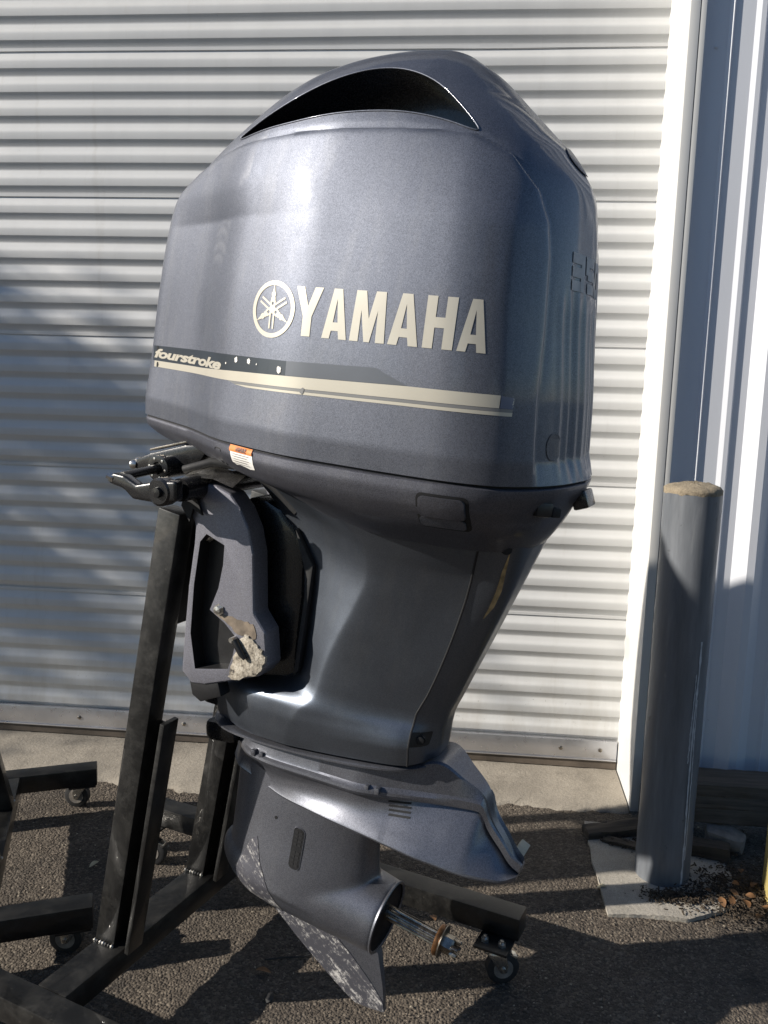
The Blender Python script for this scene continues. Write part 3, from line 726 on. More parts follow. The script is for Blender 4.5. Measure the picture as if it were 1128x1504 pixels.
# moulded outlet and rear lever
def lump(name, c, size, mat, parent, rot=(0, 0, 0), bev=.006):
    bm = bmesh.new(); Mx = Matrix.Rotation(rot[2], 3, 'Z') @ Matrix.Rotation(rot[1], 3, 'Y') @ Matrix.Rotation(rot[0], 3, 'X'); box_bm(bm, k2m(c), size, Mx, bev)
    return from_bm(name, bm, mat, parent, 40)
lump('rear_outlet', (1.035, -.135, -.045), (.045, .038, .028), M['black'], pan, (0, -K7, R(-35)), .008)
lump('outlet_nozzle', (1.062, -.122, -.050), (.016, .020, .018), M['gap'], pan, (0, -K7, R(-35)), .004)
lump('rear_latch_lever', (1.078, .02, -.040), (.030, .060, .034), M['blackgloss'], pan, (0, R(-28), 0), .005)

# ---- mid section: lofted along the leg, rear cover split off along its seam
MS = [  # u, front a, front half width, knuckle a, half width, seam a, rear a, rear half width, level slope, fullness of the front facet
    (1.480, .00, .12, .24, .290, .640, .715, .18, .12, .5),
    (1.445, .02, .115, .27, .268, .628, .700, .16, .11, .4),
    (1.415, .035, .105, .30, .240, .618, .690, .14, .09, .3),
    (1.380, .06, .095, .345, .210, .608, .680, .115, .05, .15),
    (1.330, .11, .086, .390, .178, .598, .668, .090, .01, .0),
    (1.270, .15, .080, .400, .157, .592, .655, .074, 0, .0),
    (1.200, .18, .077, .384, .148, .584, .640, .064, 0, .0),
    (1.120, .198, .075, .360, .143, .572, .622, .058, 0, .0),
    (1.060, .205, .074, .345, .140, .560, .608, .056, 0, .0),
    (1.020, .205, .074, .340, .139, .550, .600, .055, .02, .0),
    (.995, .203, .077, .338, .139, .545, .595, .055, .04, .04),
    (.975, .192, .086, .335, .141, .545, .593, .055, .07, .3),
    (.957, .150, .104, .325, .146, .546, .592, .055, .10, .8),
    (.942, .100, .112, .310, .149, .547, .592, .055, .12, 1.),
    (.922, .070, .106, .300, .149, .549, .592, .055, .15, 1.),
    (.892, .054, .094, .290, .145, .552, .594, .055, .18, 1.),
    (.864, .052, .084, .285, .140, .555, .595, .055, .20, 1.),
    (.846, .060, .078, .285, .136, .556, .594, .054, .205, 1.)]
def mid_half(u, af, wf, ak, w, as_, ar, wr, k, fl):
    tp = min(1, max(0, (1.44-u)/.12))*min(1, max(.35, (u-.86)/.1))
    # near half from nose to seam (smoothed), then seam to stern
    p = chaikin([(af, 0), (af, wf*.55), (af+.014, wf*.92), (af+.05, wf*1.06), (.5*af+.5*ak, wf+(w-wf)*(.22+.5*fl)), (ak-.010, w*(.965+.02*fl)), (ak+.014, w), (.5*(ak+as_), w*(.975-.115*tp)), (as_-.03, w*(.90-.20*tp)), (as_, w*(.80-.17*tp))], 3, False)
    q = chaikin([(as_, w*(.80-.17*tp)), (.5*(as_+ar), .5*(w*(.80-.17*tp)+wr)), (ar-.012, wr), (ar, wr*.55), (ar, 0)], 3, False)
    return [np.array([(a, l, u+k*(a-.30)) for a, l in s]) for s in (p, q)]
def interp_rows(rows, n):
    A = np.array(rows)[::-1]; t = A[:, 0]; T = np.linspace(t[0], t[-1], n)
    return [[u]+[float(pchip(t, A[:, j], [u])[0]) for j in range(1, A.shape[1])] for u in T][::-1]
fr, rr = [], []
for row in interp_rows(MS, 90):
    p, q = mid_half(*row)
    mir = lambda s: s*np.array([1, -1, 1])
    fr.append(np.vstack([mir(p)[::-1], p[1:]]))           # stern side near .. nose .. far
    qq = q.copy(); qq[0, 0] += .0006; rr.append(np.vstack([mir(qq), qq[::-1][1:]]))
v, f = loft(fr); mk('leg_housing', v, f, M['mid'], motor, 50)
v, f = loft([np.vstack([r, ]) for r in rr]); cover = mk('rear_cover', v, f, M['mid'], motor, 28)
for s_ in (-1, 1):
    ln = [(p[0][0]+.001, s_*abs(p[0][1])*1.002, p[0][2]) for p in rr][6:]
    v, f = loft(tube_rings(ln, .0022, 6)); mk('cover_seam', v, f, M['gap'], cover)
for (a, u, rad) in ((.566, .957, .0085), (.655, 1.405, .0075)):
    hp_ = bvh_of(cover).ray_cast(Vector((a, -.5, u)), Vector((0, 1, 0)))[0]; l = hp_.y
    lathe('cover_bolt', [(-.004, rad*1.4), (.001, rad*1.4), (.0012, rad), (.006, rad), (.007, 0)], (a, l, u), (.35, -1, 0), M['gap'], cover, 12)
def y_hit(bvh, a, u, off):
    h = bvh.ray_cast(Vector((a, -.5, u)), Vector((0, 1, 0)))
    return None if h[0] is None else h[0]+Vector((0, -off, 0))
cvb = bvh_of(cover); sc_ = [(.660, 1.395, .0006), (.653, 1.353, .003), (.648, 1.31, .004), (.640, 1.272, .0035), (.630, 1.245, .0006)]
drape('scrape_mark', [[(a-w, u) for a, u, w in sc_]+[(a+w, u) for a, u, w in sc_[::-1]]], plain('scraped_primer', (.36, .25, .12), .7, 0, .4, 60, .2), cvb, .0010, cover, y_hit, .006)
drape('bolt_recess', [rrect(.551, .580, .942, .972, .003)], M['black'], cvb, .0012, cover, y_hit, .006)
# ---- splash plate between leg and lower unit
def outline_plate(name, half, t, mat, parent, us):
    P = [(a, -l) for a, l in half]+[(a, l) for a, l in half[::-1]]
    P = chaikin(P, 2); rings = []
    for dz, sc in ((-t, .97), (-t*.6, 1), (t*.6, 1), (t, .97)):
        rings.append([(.32+(a-.32)*sc, l*sc, us(a)+dz) for a, l in P])
    v, f = loft(rings); return mk(name, v, f, mat, parent, 50)
outline_plate('splash_plate', [(.040, .02), (.055, .06), (.10, .105), (.19, .130), (.35, .138), (.50, .125), (.575, .09), (.60, .03)], .0035, M['lower'], motor, lambda a: .846-.012+.205*(a-.30))
# black rubber blocks under the nose of the leg
bm = bmesh.new(); box_bm(bm, (.060, -.055, .845), (.075, .05, .052), Matrix.Rotation(R(-8), 3, 'Y'), .014); from_bm('mount_cover', bm, M['blackgloss'], motor)
bm = bmesh.new(); box_bm(bm, (.085, -.045, .758), (.085, .06, .050), Matrix.Rotation(R(-14), 3, 'Y'), .016); from_bm('mount_block', bm, M['blackgloss'], motor)
# ---- upper gear housing with flared anti-ventilation plate, lofted along the hull line
GS = [ # a, top, ridge, plate, w top, w ridge, w plate
    (.105, .790, .745, .690, .012, .020, .020), (.14, .798, .752, .685, .055, .062, .048), (.20, .811, .762, .680, .090, .100, .055), (.26, .824, .771, .683, .100, .111, .073),
    (.35, .842, .786, .702, .101, .113, .102), (.45, .863, .801, .717, .101, .113, .119), (.55, .885, .818, .725, .076, .088, .123), (.61, .910, .827, .726, .054, .068, .121),
    (.66, .888, .834, .726, .037, .052, .113), (.708, .862, .838, .725, .021, .037, .104), (.735, .815, .802, .725, .013, .028, .096), (.77, .780, .770, .725, .012, .024, .080), (.795, .753, .746, .724, .011, .020, .064), (.815, .738, .735, .724, .008, .014, .030)]
def gs_half(a, ut, ur, ub, wt, wr, wf):
    wt = wt+.6*(wr-wt)*min(1, max(0, (.55-a)/.2)); bd = min(1, max(0, (wr-.05)/.04)); h = [(0, ut), (wt*.9, ut), (wt, ut-.004), (wt+(wr-wt)*.6, ur+.016), (wr, ur+.012), (wr+.0065*bd, ur+.008), (wr+.0075*bd, ur+.002), (wr+.004*bd, ur-.005), (max(wr-.011, .01), ur-.012)]
    w1, w2 = max(wr-.011, .01), wf
    for t in (.2, .4, .6, .8): h.append((w1+(w2-w1)*t-.012*math.sin(math.pi*t)*bd, (ur-.012)+(ub+.006-ur+.012)*t))
    h += [(wf, ub+.005), (wf+.0015, ub+.001), (wf, ub-.003), (wf*.9, ub-.006), (wf*.5, ub-.009), (0, ub-.010)]
    return h
T = np.array(GS); aa = np.r_[np.linspace(.105, .20, 16)[:-1], np.linspace(.20, .815, 82)]; rings = []
for a in aa:
    h = gs_half(*([a]+[float(pchip(T[:, 0], T[:, j], [a])[0]) for j in range(1, 7)]))
    rings.append([(a, -l, u) for l, u in h]+[(a, l, u) for l, u in h[::-1][1:-1]])
v, f = loft(rings); up = mk('gear_housing_upper', v, f, M['lower'], motor, 24)
# exhaust slits and small casting blocks
ub_ = bvh_of(up)
def m_hit(bvh, a, u, off):
    h = bvh.ray_cast(Vector((a, -.5, u)), Vector((0, 1, 0)))
    return None if h[0] is None else h[0]+Vector((0, -off, 0))
for k in range(4):
    z = .798-k*.0085; x = .530+k*.0028
    drape('exhaust_slit', [[(x, z), (x+.046, z+.010), (x+.046, z+.0058), (x, z-.0042)]], M['gap'], ub_, .0008, up, m_hit, .01)
for a, u in ((.205, .775), (.226, .778), (.486, .818), (.510, .822)):
    bm = bmesh.new(); box_bm(bm, (a, -.106, u), (.010, .014, .014), Matrix.Rotation(R(-11), 3, 'Y'), .002); from_bm('casting_lug', bm, M['lower'], up)
# trim tab behind the plate
prism('trim_tab', [(.785, .735), (.806, .731), (.810, .741), (.79, .747)], .0, .08, M['tab'], motor, .002)
# ---- gear case: strut, bullet and skeg run together
def gearcase():
    bm = bmesh.new()
    def addl(rings):
        v, f = loft(rings); vs = [bm.verts.new(tuple(p)) for p in v]
        for q in f: bm.faces.new([vs[i] for i in q])
    rings = []
    for u in np.linspace(.450, .745, 26):
        af = float(pchip([.45, .5, .6, .69, .745], [.145, .132, .122, .113, .108], [u])[0]); ar = float(pchip([.45, .53, .62, .745], [.540, .526, .507, .488], [u])[0]); th = float(pchip([.45, .52, .6, .69, .745], [.098, .091, .080, .070, .064], [u])[0])
        t = np.linspace(0, 1, 26); y = th*1.02*(2.55*np.sqrt(t)*(1-t)**.48+.06*(1-t))*.74; y = np.minimum(y, th); y[0] = 0; y[-1] = .0025
        x = af+(ar-af)*t; rings.append([(p, -q, u) for p, q in zip(x, y)]+[(p, q, u) for p, q in zip(x[::-1], y[::-1])][:-1])
    addl(rings)
    rings = []
    for a, r in zip(np.r_[.112, .116, .125, .14, np.linspace(.16, .562, 30)], pchip([.112, .118, .130, .148, .19, .25, .33, .42, .50, .562], [.002, .021, .038, .053, .073, .089, .093, .091, .086, .082], np.r_[.112, .116, .125, .14, np.linspace(.16, .562, 30)])):
        cu = .467-.008*max(0, 1-abs(a-.22)/.16); rings.append([(a, r*math.cos(k), cu+r*math.sin(k)) for k in np.linspace(0, 2*math.pi, 40, endpoint=False)])
    addl(rings)
    bm.normal_update(); bmesh.ops.recalc_face_normals(bm, faces=bm.faces)
    o = from_bm('gear_case', bm, [M['lower'], M['gap']], motor)
    md = o.modifiers.new('r', 'REMESH'); md.mode = 'VOXEL'; md.voxel_size = .0042; md.use_smooth_shade = True
    sm = o.modifiers.new('s', 'SMOOTH'); sm.factor = .5; sm.iterations = 22
    dg = bpy.context.evaluated_depsgraph_get(); me = bpy.data.meshes.new_from_object(o.evaluated_get(dg)); o.modifiers.clear(); o.data = me
    if not me.materials: me.materials.append(M['lower']); me.materials.append(M['gap'])
    me.polygons.foreach_set('use_smooth', [True]*len(me.polygons))
    ct = lathe('cutter', [(0, .0755), (.2, .0755)], (.518, 0, .467), (1, 0, 0), [M['lower'], M['gap']], motor, 48); ct.data.polygons.foreach_set('material_index', [1]*len(ct.data.polygons))
    cut(o, ct)
    return o
gc = gearcase()
# skeg, wedge-thin, scraped paint along the leading edge
def skeg(name, poly, mat, th, parent):
    bm = bmesh.new(); P = [Vector((p[0], 0, p[1])) for p in poly]
    for y in (-1, 1):
        pass
    a = [bm.verts.new((p.x, -th(p.x, p.z), p.z)) for p in P]; b = [bm.verts.new((p.x, th(p.x, p.z), p.z)) for p in P]
    bm.faces.new(a); bm.faces.new(b[::-1])
    for i in range(len(P)): bm.faces.new((a[i], a[(i+1) % len(P)], b[(i+1) % len(P)], b[i]))
    return from_bm(name, bm, mat, parent, 30)
th = lambda x, z: .0035+.016*max(0, (z-.22)/.2)*.6
skeg('skeg', [(.30, .375), (.30, .341), (.36, .305), (.43, .268), (.50, .234), (.535, .221), (.575, .229), (.609, .238), (.592, .30), (.565, .375), (.545, .40), (.42, .40)], M['lower'], th, gc)
skeg('skeg_scrape', [(.262, .358), (.30, .338), (.36, .302), (.43, .265), (.50, .231), (.536, .218), (.576, .226), (.6095, .236), (.600, .262), (.555, .300), (.50, .338), (.46, .360), (.44, .372), (.40, .378), (.33, .374)], M['skeg'], lambda x, z: th(x, z)+.0016, gc)
# water inlet grille
gb = bvh_of(gc)
def gc_hit(bvh, a, u, off):
    h = bvh.ray_cast(Vector((a, -.5, u)), Vector((0, 1, 0)))
    return None if h[0] is None else h[0]+Vector((0, -off, 0))
gr = drape('inlet_grille', [rrect(.336, .362, .535, .628, .010, 5, -.10)], M['black'], gb, .0022, gc, gc_hit, .004)
for k in range(9):
    u = .546+k*.0092
    if abs(u-.583) < .006: continue
    for dx in (0, .0105): drape('grille_slot', [rrect(.3395+dx-.10*(u-.535), .3478+dx-.10*(u-.535), u-.0028, u+.0028, .001, 3)], M['gap'], gb, .0030, gr, gc_hit, .004)
p = [gc_hit(gb, a, u, .0003) for a, u in rrect(.335, .363, .534, .629, .0105, 14, -.10)]; p = [q for q in p if q]
v, f = loft(tube_rings(p+p[:1], .0014, 6), False, False); mk('grille_rim', v, f, M['lower'], gr)
drape('nose_scrape', [[(.165, .40), (.20, .385), (.265, .382), (.33, .385), (.335, .41), (.30, .455), (.262, .505), (.238, .56), (.222, .54), (.20, .47)]], M['skeg'], gb, .0012, gc, gc_hit, .004)
lathe('oil_screw', [(0, .004), (.001, .004), (.001, .0)], gc_hit(gb, .275, .625, .0), (0, -1, 0), M['gap'], gc, 10)
# propeller shaft: bore hub, splines, washer, nut
lathe('bearing_carrier', [(-.02, .066), (.008, .066), (.012, .056), (.020, .040), (.026, .026), (.03, .020)], (.520, 0, .475), (1, 0, 0), M['blackgloss'], motor, 40)
lathe('bore_lip', [(0, .0825), (.004, .0835), (.006, .081), (.004, .0765), (0, .076)], (.558, 0, .467), (1, 0, 0), M['lower'], motor, 48)
rings = []
for a in np.linspace(.535, .695, 12):
    s = 1 if a > .575 else 0
    rings.append([(a, (r_a)*math.cos(k), .481+(r_a)*math.sin(k)) for i, k in enumerate(np.linspace(0, 2*math.pi, 48, endpoint=False)) for r_a in [.0165-(.0022*s if (i//2) % 2 else 0)]])
v, f = loft(rings); sh = mk('propeller_shaft', v, f, M['steel'], motor, 25)
lathe('shaft_washer', [(0, .031), (.003, .034), (.008, .034), (.011, .032), (.011, .015)], (.684, 0, .481), (1, 0, 0), M['copper'], sh, 36)
lathe('lock_plate', [(0, .034), (.003, .036), (.004, .034), (.005, .012)], (.696, 0, .481), (1, 0, 0), M['steel'], sh, 36)
lathe('shaft_nut', [(0, .020), (.006, .020), (.0061, .021), (.020, .021), (.024, .018), (.024, .010)], (.700, 0, .481), (1, 0, 0), M['steel'], sh, 6, 20)
for k in range(6):
    a = k*math.pi/3+.5; bm = bmesh.new(); box_bm(bm, (.729, .0155*math.cos(a), .481+.0155*math.sin(a)), (.016, .008, .007), Matrix.Rotation(-a, 3, 'X'), .001); from_bm('nut_crown', bm, M['steel'], sh)

# ---- mounting: swivel bracket, clamp brackets, tilt tube, steering
SW = chaikin([(.045, 1.325), (.13, 1.335), (.205, 1.285), (.235, 1.20), (.250, 1.02), (.258, .975), (.235, .945), (.175, .925), (.085, .915), (.075, 1.0), (.075, 1.2)], 1)
prism('swivel_bracket', SW, -.090, .090, M['blackgloss'], motor, .012, angle=45)
ov = chaikin([(.205, 1.02), (.217, 1.02), (.217, 1.075), (.205, 1.075)], 2)
prism('bracket_slot', ov, -.0925, -.085, M['gap'], motor)
prism('rubber_flap', [(.20, 1.30), (.258, 1.235), (.272, 1.00), (.262, .985), (.250, 1.2)], -.104, -.088, M['rubber'], motor, .002)
CL = [(-0.043, 1.308), (-0.026, 1.334), (-0.000, 1.349), (0.038, 1.353), (0.075, 1.346), (0.106, 1.322), (0.134, 1.287), (0.155, 1.239), (0.182, 1.117), (0.216, 1.087), (0.236, 1.017), (0.221, 0.989), (0.141, 0.944), (0.091, 0.917), (0.055, 0.906), (0.025, 0.925), (0.016, 1.012), (0.007, 1.120), (0.004, 1.221), (-0.001, 1.257)]
PK = [(0.030, 1.251), (0.082, 1.241), (0.087, 1.197), (0.085, 1.143), (0.072, 1.088), (0.117, 1.072), (0.153, 1.051), (0.153, 1.008), (0.146, 0.973), (0.058, 0.940), (0.030, 1.017), (0.018, 1.130), (0.016, 1.229)]
def clamp(s):
    o = prism('clamp_bracket', CL, s*.174, s*.118, [M['brk'], M['black']], motor, .007, angle=40, seg=3)
    if s < 0:
        bm = bmesh.new(); a = [bm.verts.new((p[0], -.26, p[1])) for p in PK]; b = [bm.verts.new((.085+(p[0]-.085)*.92, -.139, 1.08+(p[1]-1.08)*.96)) for p in PK]
        bm.faces.new(a); bm.faces.new(b[::-1])
        for i in range(len(a)): bm.faces.new((a[i], a[(i+1) % len(a)], b[(i+1) % len(a)], b[i]))
        for q in bm.faces: q.material_index = 1  # pocket faces black: its shadow and grime put into the colour
        cut(o, from_bm('cutter', bm, [M['brk'], M['black']], motor, smooth=False))
    return o
cb = clamp(-1); clamp(1)
for a, u, l in ((0.020, 1.232, -.143), (0.097, 1.097, -.174)):
    lathe('mount_bolt', [(0, .013), (.003, .013), (.0031, .009), (.011, .009), (.013, .0)], (a, l, u), (0, -1, 0), M['chrome'], cb, 6, 20)
tube('tilt_stop_pin', [(0.148, -.15, 1.049), (0.148, -.19, 1.049)], .006, M['chrome'], cb); tube('stop_lever', [(0.152, -.183, 1.049), (0.176, -.185, 1.027), (0.186, -.183, 1.019)], [.008, .007, .005], M['black'], cb)
# corroded lower corner
cor = [(0.156, 1.053), (0.176, 1.070), (0.202, 1.058), (0.226, 1.043), (0.232, 1.014), (0.219, 0.993), (0.183, 0.971), (0.149, 0.954), (0.150, 0.984), (0.155, 1.015)]
def m_corr():
    k = N('corroded_white'); v = k.coord(); n = k.noise(v, 55, 9, .75); n2 = k.noise(v, 160, 5)
    k.set(k.ramp(n, [(.36, (.06, .055, .05)), (.48, (.34, .30, .24)), (.66, (.62, .57, .48))]), .9, 0, 0, .2); k.bump(n2, .8, .003); return k.m
prism('corroded_corner', [(a+.0018*rng.standard_normal(), u+.0018*rng.standard_normal()) for a, u in chaikin(cor, 2)], -.1785, -.15, m_corr(), cb, .001)
prism('rust_stain', [(a+.0012*rng.standard_normal(), u+.0012*rng.standard_normal()) for a, u in chaikin([(0.078, 1.086), (0.115, 1.089), (0.160, 1.095), (0.188, 1.096), (0.202, 1.061), (0.175, 1.071), (0.157, 1.056), (0.119, 1.077)], 2)], -.1752, -.15, plain('tan_grime', (.17, .135, .10), .7, 0, .5, 40, .4), cb)
# tattered anode hanging from the bracket foot
prism('anode', [(.045, .915), (.12, .935), (.135, .905), (.108, .888), (.085, .872), (.060, .880)], -.170, -.135, M['black'], motor, .004)
# tilt tube across the brackets, steering cylinder and arms
tube('tilt_tube', [(-.005, -.235, 1.338), (-.005, .235, 1.338)], .024, M['blackgloss'], motor, 20)
tube('steering_cylinder', [(-.128, -.150, 1.344), (-.100, .20, 1.356)], .024, M['blackgloss'], motor, 28)
lathe('cylinder_end', [(0, .028), (.016, .028), (.017, .023), (.017, .014), (.013, .011)], (-.128, -.148, 1.344), (0, -1, 0), M['blackgloss'], motor, 28)
for k in range(6):
    a = k*math.pi/3; lathe('cylinder_screw', [(0, .0032), (.002, .0032), (.0025, 0)], (-.128+.0215*math.cos(a), -.164, 1.344+.0215*math.sin(a)), (0, -1, 0), M['chrome'], motor, 6)
tube('cylinder_rod', [(-.128, -.15, 1.344), (-.132, -.262, 1.334)], .010, M['blackgloss'], motor, 14)
la = prism('steering_link', [(0.015, 1.367), (0.022, 1.327), (-0.010, 1.311), (-0.048, 1.306), (-0.087, 1.300), (-0.115, 1.314), (-0.153, 1.315), (-0.161, 1.327), (-0.146, 1.340), (-0.117, 1.342), (-0.082, 1.332), (-0.032, 1.354)], -.278, -.252, M['blackgloss'], motor, .007, seg=3)
lathe('link_boss', [(-.016, .026), (-.012, .029), (.012, .029), (.016, .024), (.0161, .011), (.024, .010), (.025, 0)], (-0.021, -.265, 1.334), (0, -1, 0), M['blackgloss'], la, 26)
tube('link_pin', [(-0.021, -.262, 1.334), (-.008, -.17, 1.325)], .016, M['blackgloss'], la, 14)
lathe('link_nut', [(0, .011), (.009, .011), (.011, .006), (.016, .006)], (-0.147, -.27, 1.327), (-1, -.4, .1), M['chrome'], la, 6, 20)
prism('upper_steering_arm', [(-.232, 1.332), (-.232, 1.312), (-.20, 1.312), (-.12, 1.335), (-.06, 1.365), (-.03, 1.42), (-.10, 1.400), (-.19, 1.358)], -.12, -.07, M['blackgloss'], motor, .006)
for y, xo in ((-.108, 0), (-.078, -.012)): lathe('arm_bolt', [(0, .011), (.009, .011), (.014, .008), (.016, 0)], (-.230+xo, y-.006, 1.320), (-1, -.6, 0), M['chrome'], motor, 12)
prism('arm_plate', [(-.20, 1.360), (-.10, 1.405), (-.10, 1.410), (-.20, 1.365)], -.112, -.082, M['steel'], motor, .001)
# hoses and a shredded cover at the top of the bracket
for k, (dy, du) in enumerate(((-.12, 0), (-.08, .008), (-.04, -.006))):
    tube('hose', [(-.06+k*.01, dy-.04, 1.36+du), (.0, dy-.03, 1.392+du), (.06, dy, 1.395+du), (.13, dy+.02, 1.37+du), (.19, dy+.03, 1.33)], .009, M['rubber'], motor, 10)
tv = [(a_-.018, l_+.037, u_-.010) for a_, l_, u_ in [(-.052, -.2175, 1.335), (-.02, -.219, 1.362), (.05, -.219, 1.377), (.10, -.217, 1.372), (.085, -.15, 1.39), (.0, -.15, 1.385), (-.05, -.16, 1.36)]]
mk('torn_cover', tv, [(0, 1, 6), (1, 5, 6), (1, 2, 5), (2, 3, 4), (2, 4, 5)], M['chrome'], motor, smooth=False)
prism('bracket_spike', [(-.030, 1.335), (.0, 1.318), (.022, 1.285), (-.004, 1.292), (-.008, 1.262), (-.035, 1.29)], -.184, -.1785, M['gap'], motor)

# ------------------------------------------------------------------ wheeled stands
def beam(name, p0, p1, w, h, parent, up=(0, 0, 1), bev=.004, mat='stand'):
    p0, p1 = Vector(p0), Vector(p1); d = p1-p0; L = d.length; x = d.normalized(); z = (Vector(up)-x*Vector(up).dot(x)).normalized(); y = z.cross(x)
    bm = bmesh.new(); box_bm(bm, (0, 0, 0), (L, w, h), None, bev)
    Mx = Matrix((x, y, z)).transposed()
    for v in bm.verts: v.co = Mx @ v.co+(p0+p1)/2
    return from_bm(name, bm, M[mat], parent)
def caster(parent, x, y, ztop, ang):
    c = bpy.data.objects.new('caster', None); c.location = (x, y, 0); c.rotation_euler = (0, 0, ang); link(c, parent); c.empty_display_size = .05
    box('caster_plate', (-.036, -.03, ztop-.006), (.036, .03, ztop-.0005), M['chrome'], c, .001)
    lathe('swivel', [(0, .026), (.008, .024), (.012, .020)], (0, 0, ztop-.018), (0, 0, 1), M['chrome'], c, 20)
    R0 = .043
    for s in (-1, 1):
        prism('fork', [(-.022, ztop-.016), (.024, ztop-.016), (.034, R0+.012), (.030, R0-.010), (.016, R0-.010), (-.004, R0+.02)], s*.017-.0015, s*.017+.0015, M['chrome'], c, .0008)
    lathe('wheel', [(-.014, .012), (-.014, .036), (-.011, R0), (.011, R0), (.014, .036), (.014, .012)], (.022, 0, R0), (0, 1, 0), M['rubber'], c, 28)
    lathe('hub', [(-.016, .010), (-.0155, .026), (.0155, .026), (.016, .010)], (.022, 0, R0), (0, 1, 0), M['stone'], c, 20)
    tube('axle', [(.022, -.022, R0), (.022, .022, R0)], .006, M['chrome'], c, 8)
    prism('brake_tab', [(.030, R0+.030), (.062, R0+.022), (.060, R0+.030), (.032, R0+.040)], -.012, .012, M['chrome'], c, .001)
    return c
def nuts(parent, pts, z):
    for x, y in pts:
        lathe('caster_nut', [(0, .011), (.008, .011), (.0085, .006), (.016, .006), (.017, 0)], (x, y, z), (0, 0, 1), M['chrome'], parent, 6, 20)
def stand(name, loc, rz, label, lean, L, front):
    r = empty(name, loc, (0, 0, rz)); tag(r, label, 'engine stand', 'black steel engine stands')
    h = .062; zt = .178; z = zt-h/2
    # cross beam between the two rails, under the posts
    beam('cross_beam', (-.005, -.371, z), (-.005, .371, z), .085, h, r)
    for s in (-1, 1):
        beam('rail', (front, s*.405, z), (.845, s*.405, z), .066, h, r)
        for x in (front+.05, .790):
            # caster hangs from a bracket plate beside the rail end
            box('caster_bracket', (x-.045, s*.405-.098, zt-h-.008), (x+.045, s*.405+.030, zt-h-.001), M['stand'], r, .001)
            caster(r, x, s*.405-.056, zt-h-.008, rng.uniform(-.9, .9)+(1.2 if x > 0 else 0))
            nuts(r, ((x-.024, s*.405-.066), (x+.022, s*.405-.066)), zt-h-.001)
        t = math.tan(lean)
        pb = (-.02, s*.17, zt-.004)
        post = beam('post', pb, (-.02+t*L, s*.17, zt+L), .058, .052, r, (0, 1, 0), .003)
        bb = (.052, s*.17-.004, zt-.004)
        beam('post_stiffener', bb, (.052+t*.60, s*.17-.004, zt+.60), .050, .012, r, (-1, 0, math.tan(lean)), .002)
        beam('stiffener_web', (.026, s*.17+.021, zt-.004), (.026+t*.58, s*.17+.021, zt+.58), .006, .045, r, (-1, 0, math.tan(lean)), .001)
        for k in range(7):
            bm = bmesh.new(); bmesh.ops.create_icosphere(bm, subdivisions=1, radius=.0055, matrix=Matrix.Translation((-.046+k*.009, s*.17-.029, zt+.002))); from_bm('weld', bm, M['chrome'] if k in (0, 2, 3, 6) else M['stand'], post)
    # plate the motor is clamped to
    t = math.tan(lean); am = -.02+t*(L-.15)-.012
    beam('transom_plate', (am, -.138, zt+L-.15), (am, .138, zt+L-.15), .26, .020, r, (-1, 0, t), .002)
    return r
st = stand('engine_stand', P0, -YAW, 'black welded steel engine stand on casters carrying the motor in view', TILT, 1.08, -.42)
# a second stand and motor just left of the view: rails and post show; motor added unseen to shade wall and bollard
A2 = R(203); S2 = Vector((-1.345, 2.225, 0))
stand('engine_stand', S2, A2, 'black steel engine stand whose rail ends and casters stand left of the motor', TILT, 1.30, -.295)
m2 = copy_tree(motor); m2.location = S2+Vector((-.06, -.03, .26)); m2.rotation_euler = (0, TILT, A2)
tag(m2, 'unseen second outboard motor added on the neighbouring stand to cast shade', 'outboard motor')
for ch in list(m2.children):
    if any(ch.name.startswith(k) for k in ('steering', 'cylinder', 'upper_steering', 'arm_', 'hose', 'torn', 'bracket_spike')):
        for g in list(ch.children): bpy.data.objects.remove(g)
        bpy.data.objects.remove(ch)

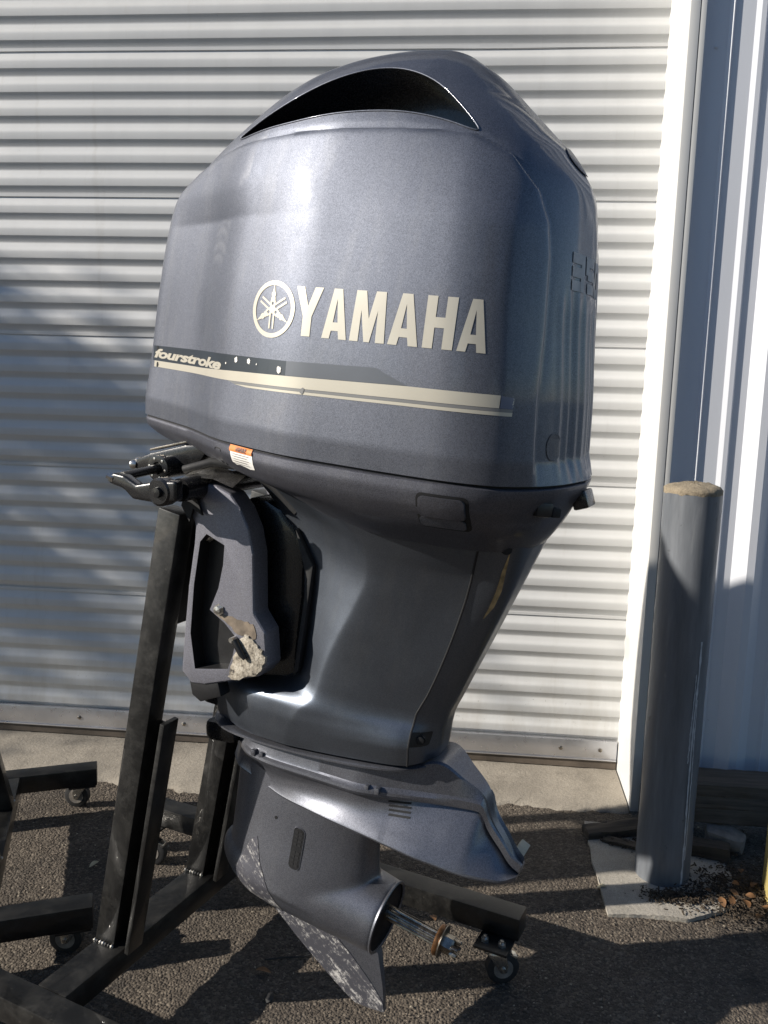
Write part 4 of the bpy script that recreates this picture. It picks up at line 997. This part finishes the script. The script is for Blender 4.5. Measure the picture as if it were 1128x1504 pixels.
# ------------------------------------------------------------------ trees round the yard (they dapple the door and show in the paint)
def tree_mesh(n, seed):
    r = np.random.default_rng(seed); cl = []
    for k in range(26):
        d = r.standard_normal(3); d /= np.linalg.norm(d); cl.append(d*np.array([1.5, 1.5, 1.2])*r.uniform(.45, 1.0))
    cl = np.array(cl); idx = r.integers(0, len(cl), n)
    c = cl[idx]+r.standard_normal((n, 3))*np.array([.30, .30, .22])
    a = r.standard_normal((n, 3)); a /= np.linalg.norm(a, axis=1, keepdims=True); b = np.cross(a, r.standard_normal((n, 3))); b /= np.linalg.norm(b, axis=1, keepdims=True)
    L = r.uniform(.05, .10, (n, 1)); Wd = L*.42
    v = np.stack([c-a*L, c+b*Wd, c+a*L, c-b*Wd], 1).reshape(-1, 3)
    me = bpy.data.meshes.new('crown'); me.from_pydata(v.tolist(), [], np.arange(4*n).reshape(-1, 4).tolist()); me.materials.append(M['treeleaf']); return me, cl
TM = [tree_mesh(13000, 3), tree_mesh(13000, 11)]
def tree(x, y, h, sc, k, lab):
    r = empty('tree', (x, y, 0)); tag(r, lab, 'tree', 'trees round the yard')
    c = bpy.data.objects.new('crown', TM[k][0]); link(c, r); c.location = (0, 0, h); c.scale = (sc, sc, sc)
    bm = bmesh.new()
    def addt(path, rad):
        v, f = loft(tube_rings(path, rad, 8)); vs = [bm.verts.new(tuple(p)) for p in v]
        for q in f: bm.faces.new([vs[i] for i in q])
    addt([(0, 0, -.05), (.03, .02, h*.4), (0, -.03, h*.75), (.02, 0, h)], [.20*sc, .15*sc, .11*sc, .05*sc])
    for p in TM[k][1][::2]: addt([(0, 0, h*.62), (p[0]*sc*.45, p[1]*sc*.45, h*.62+(p[2]*sc+h*.38)*.5), (p[0]*sc, p[1]*sc, h+p[2]*sc)], [.06*sc, .04*sc, .012])
    from_bm('trunk', bm, M['bark'], r)
for a in ((-9.3, 1.98, 4.95, .78, 0, 'small leafy tree beside the building beyond the second stand'), (-9, -15, 4.0, 2.2, 1, 'broad leafy tree across the yard behind the viewer'), (2.5, -14, 4.2, 2.3, 0, 'tall leafy tree across the yard facing the door'),
          (-13.2, .62, 6.0, .55, 1, 'slender leafy tree farther along the building front'), (9.0, -12, 4.0, 2.2, 1, 'dense leafy tree across the yard opposite the bollard')):
    tree(*a)

tag(tube('wire_offcut', [(-.47, 2.02, .006), (-.42, 2.035, .007), (-.37, 2.045, .006), (-.345, 2.055, .009), (-.34, 2.03, .006)], .0022, M['rubber'], None, 6), 'bent black wire offcut lying on the asphalt', 'wire')
bm = bmesh.new(); bmesh.ops.create_icosphere(bm, subdivisions=2, radius=.012)
for v in bm.verts: v.co = Vector((v.co.x, v.co.y*1.4, v.co.z*.5))+Vector(rng.standard_normal(3))*.0012
o = from_bm('rubber_scrap', bm, M['rubber']); o.location = (-.425, 1.885, .006); tag(o, 'small lump of black rubber on the asphalt', 'rubber scrap')
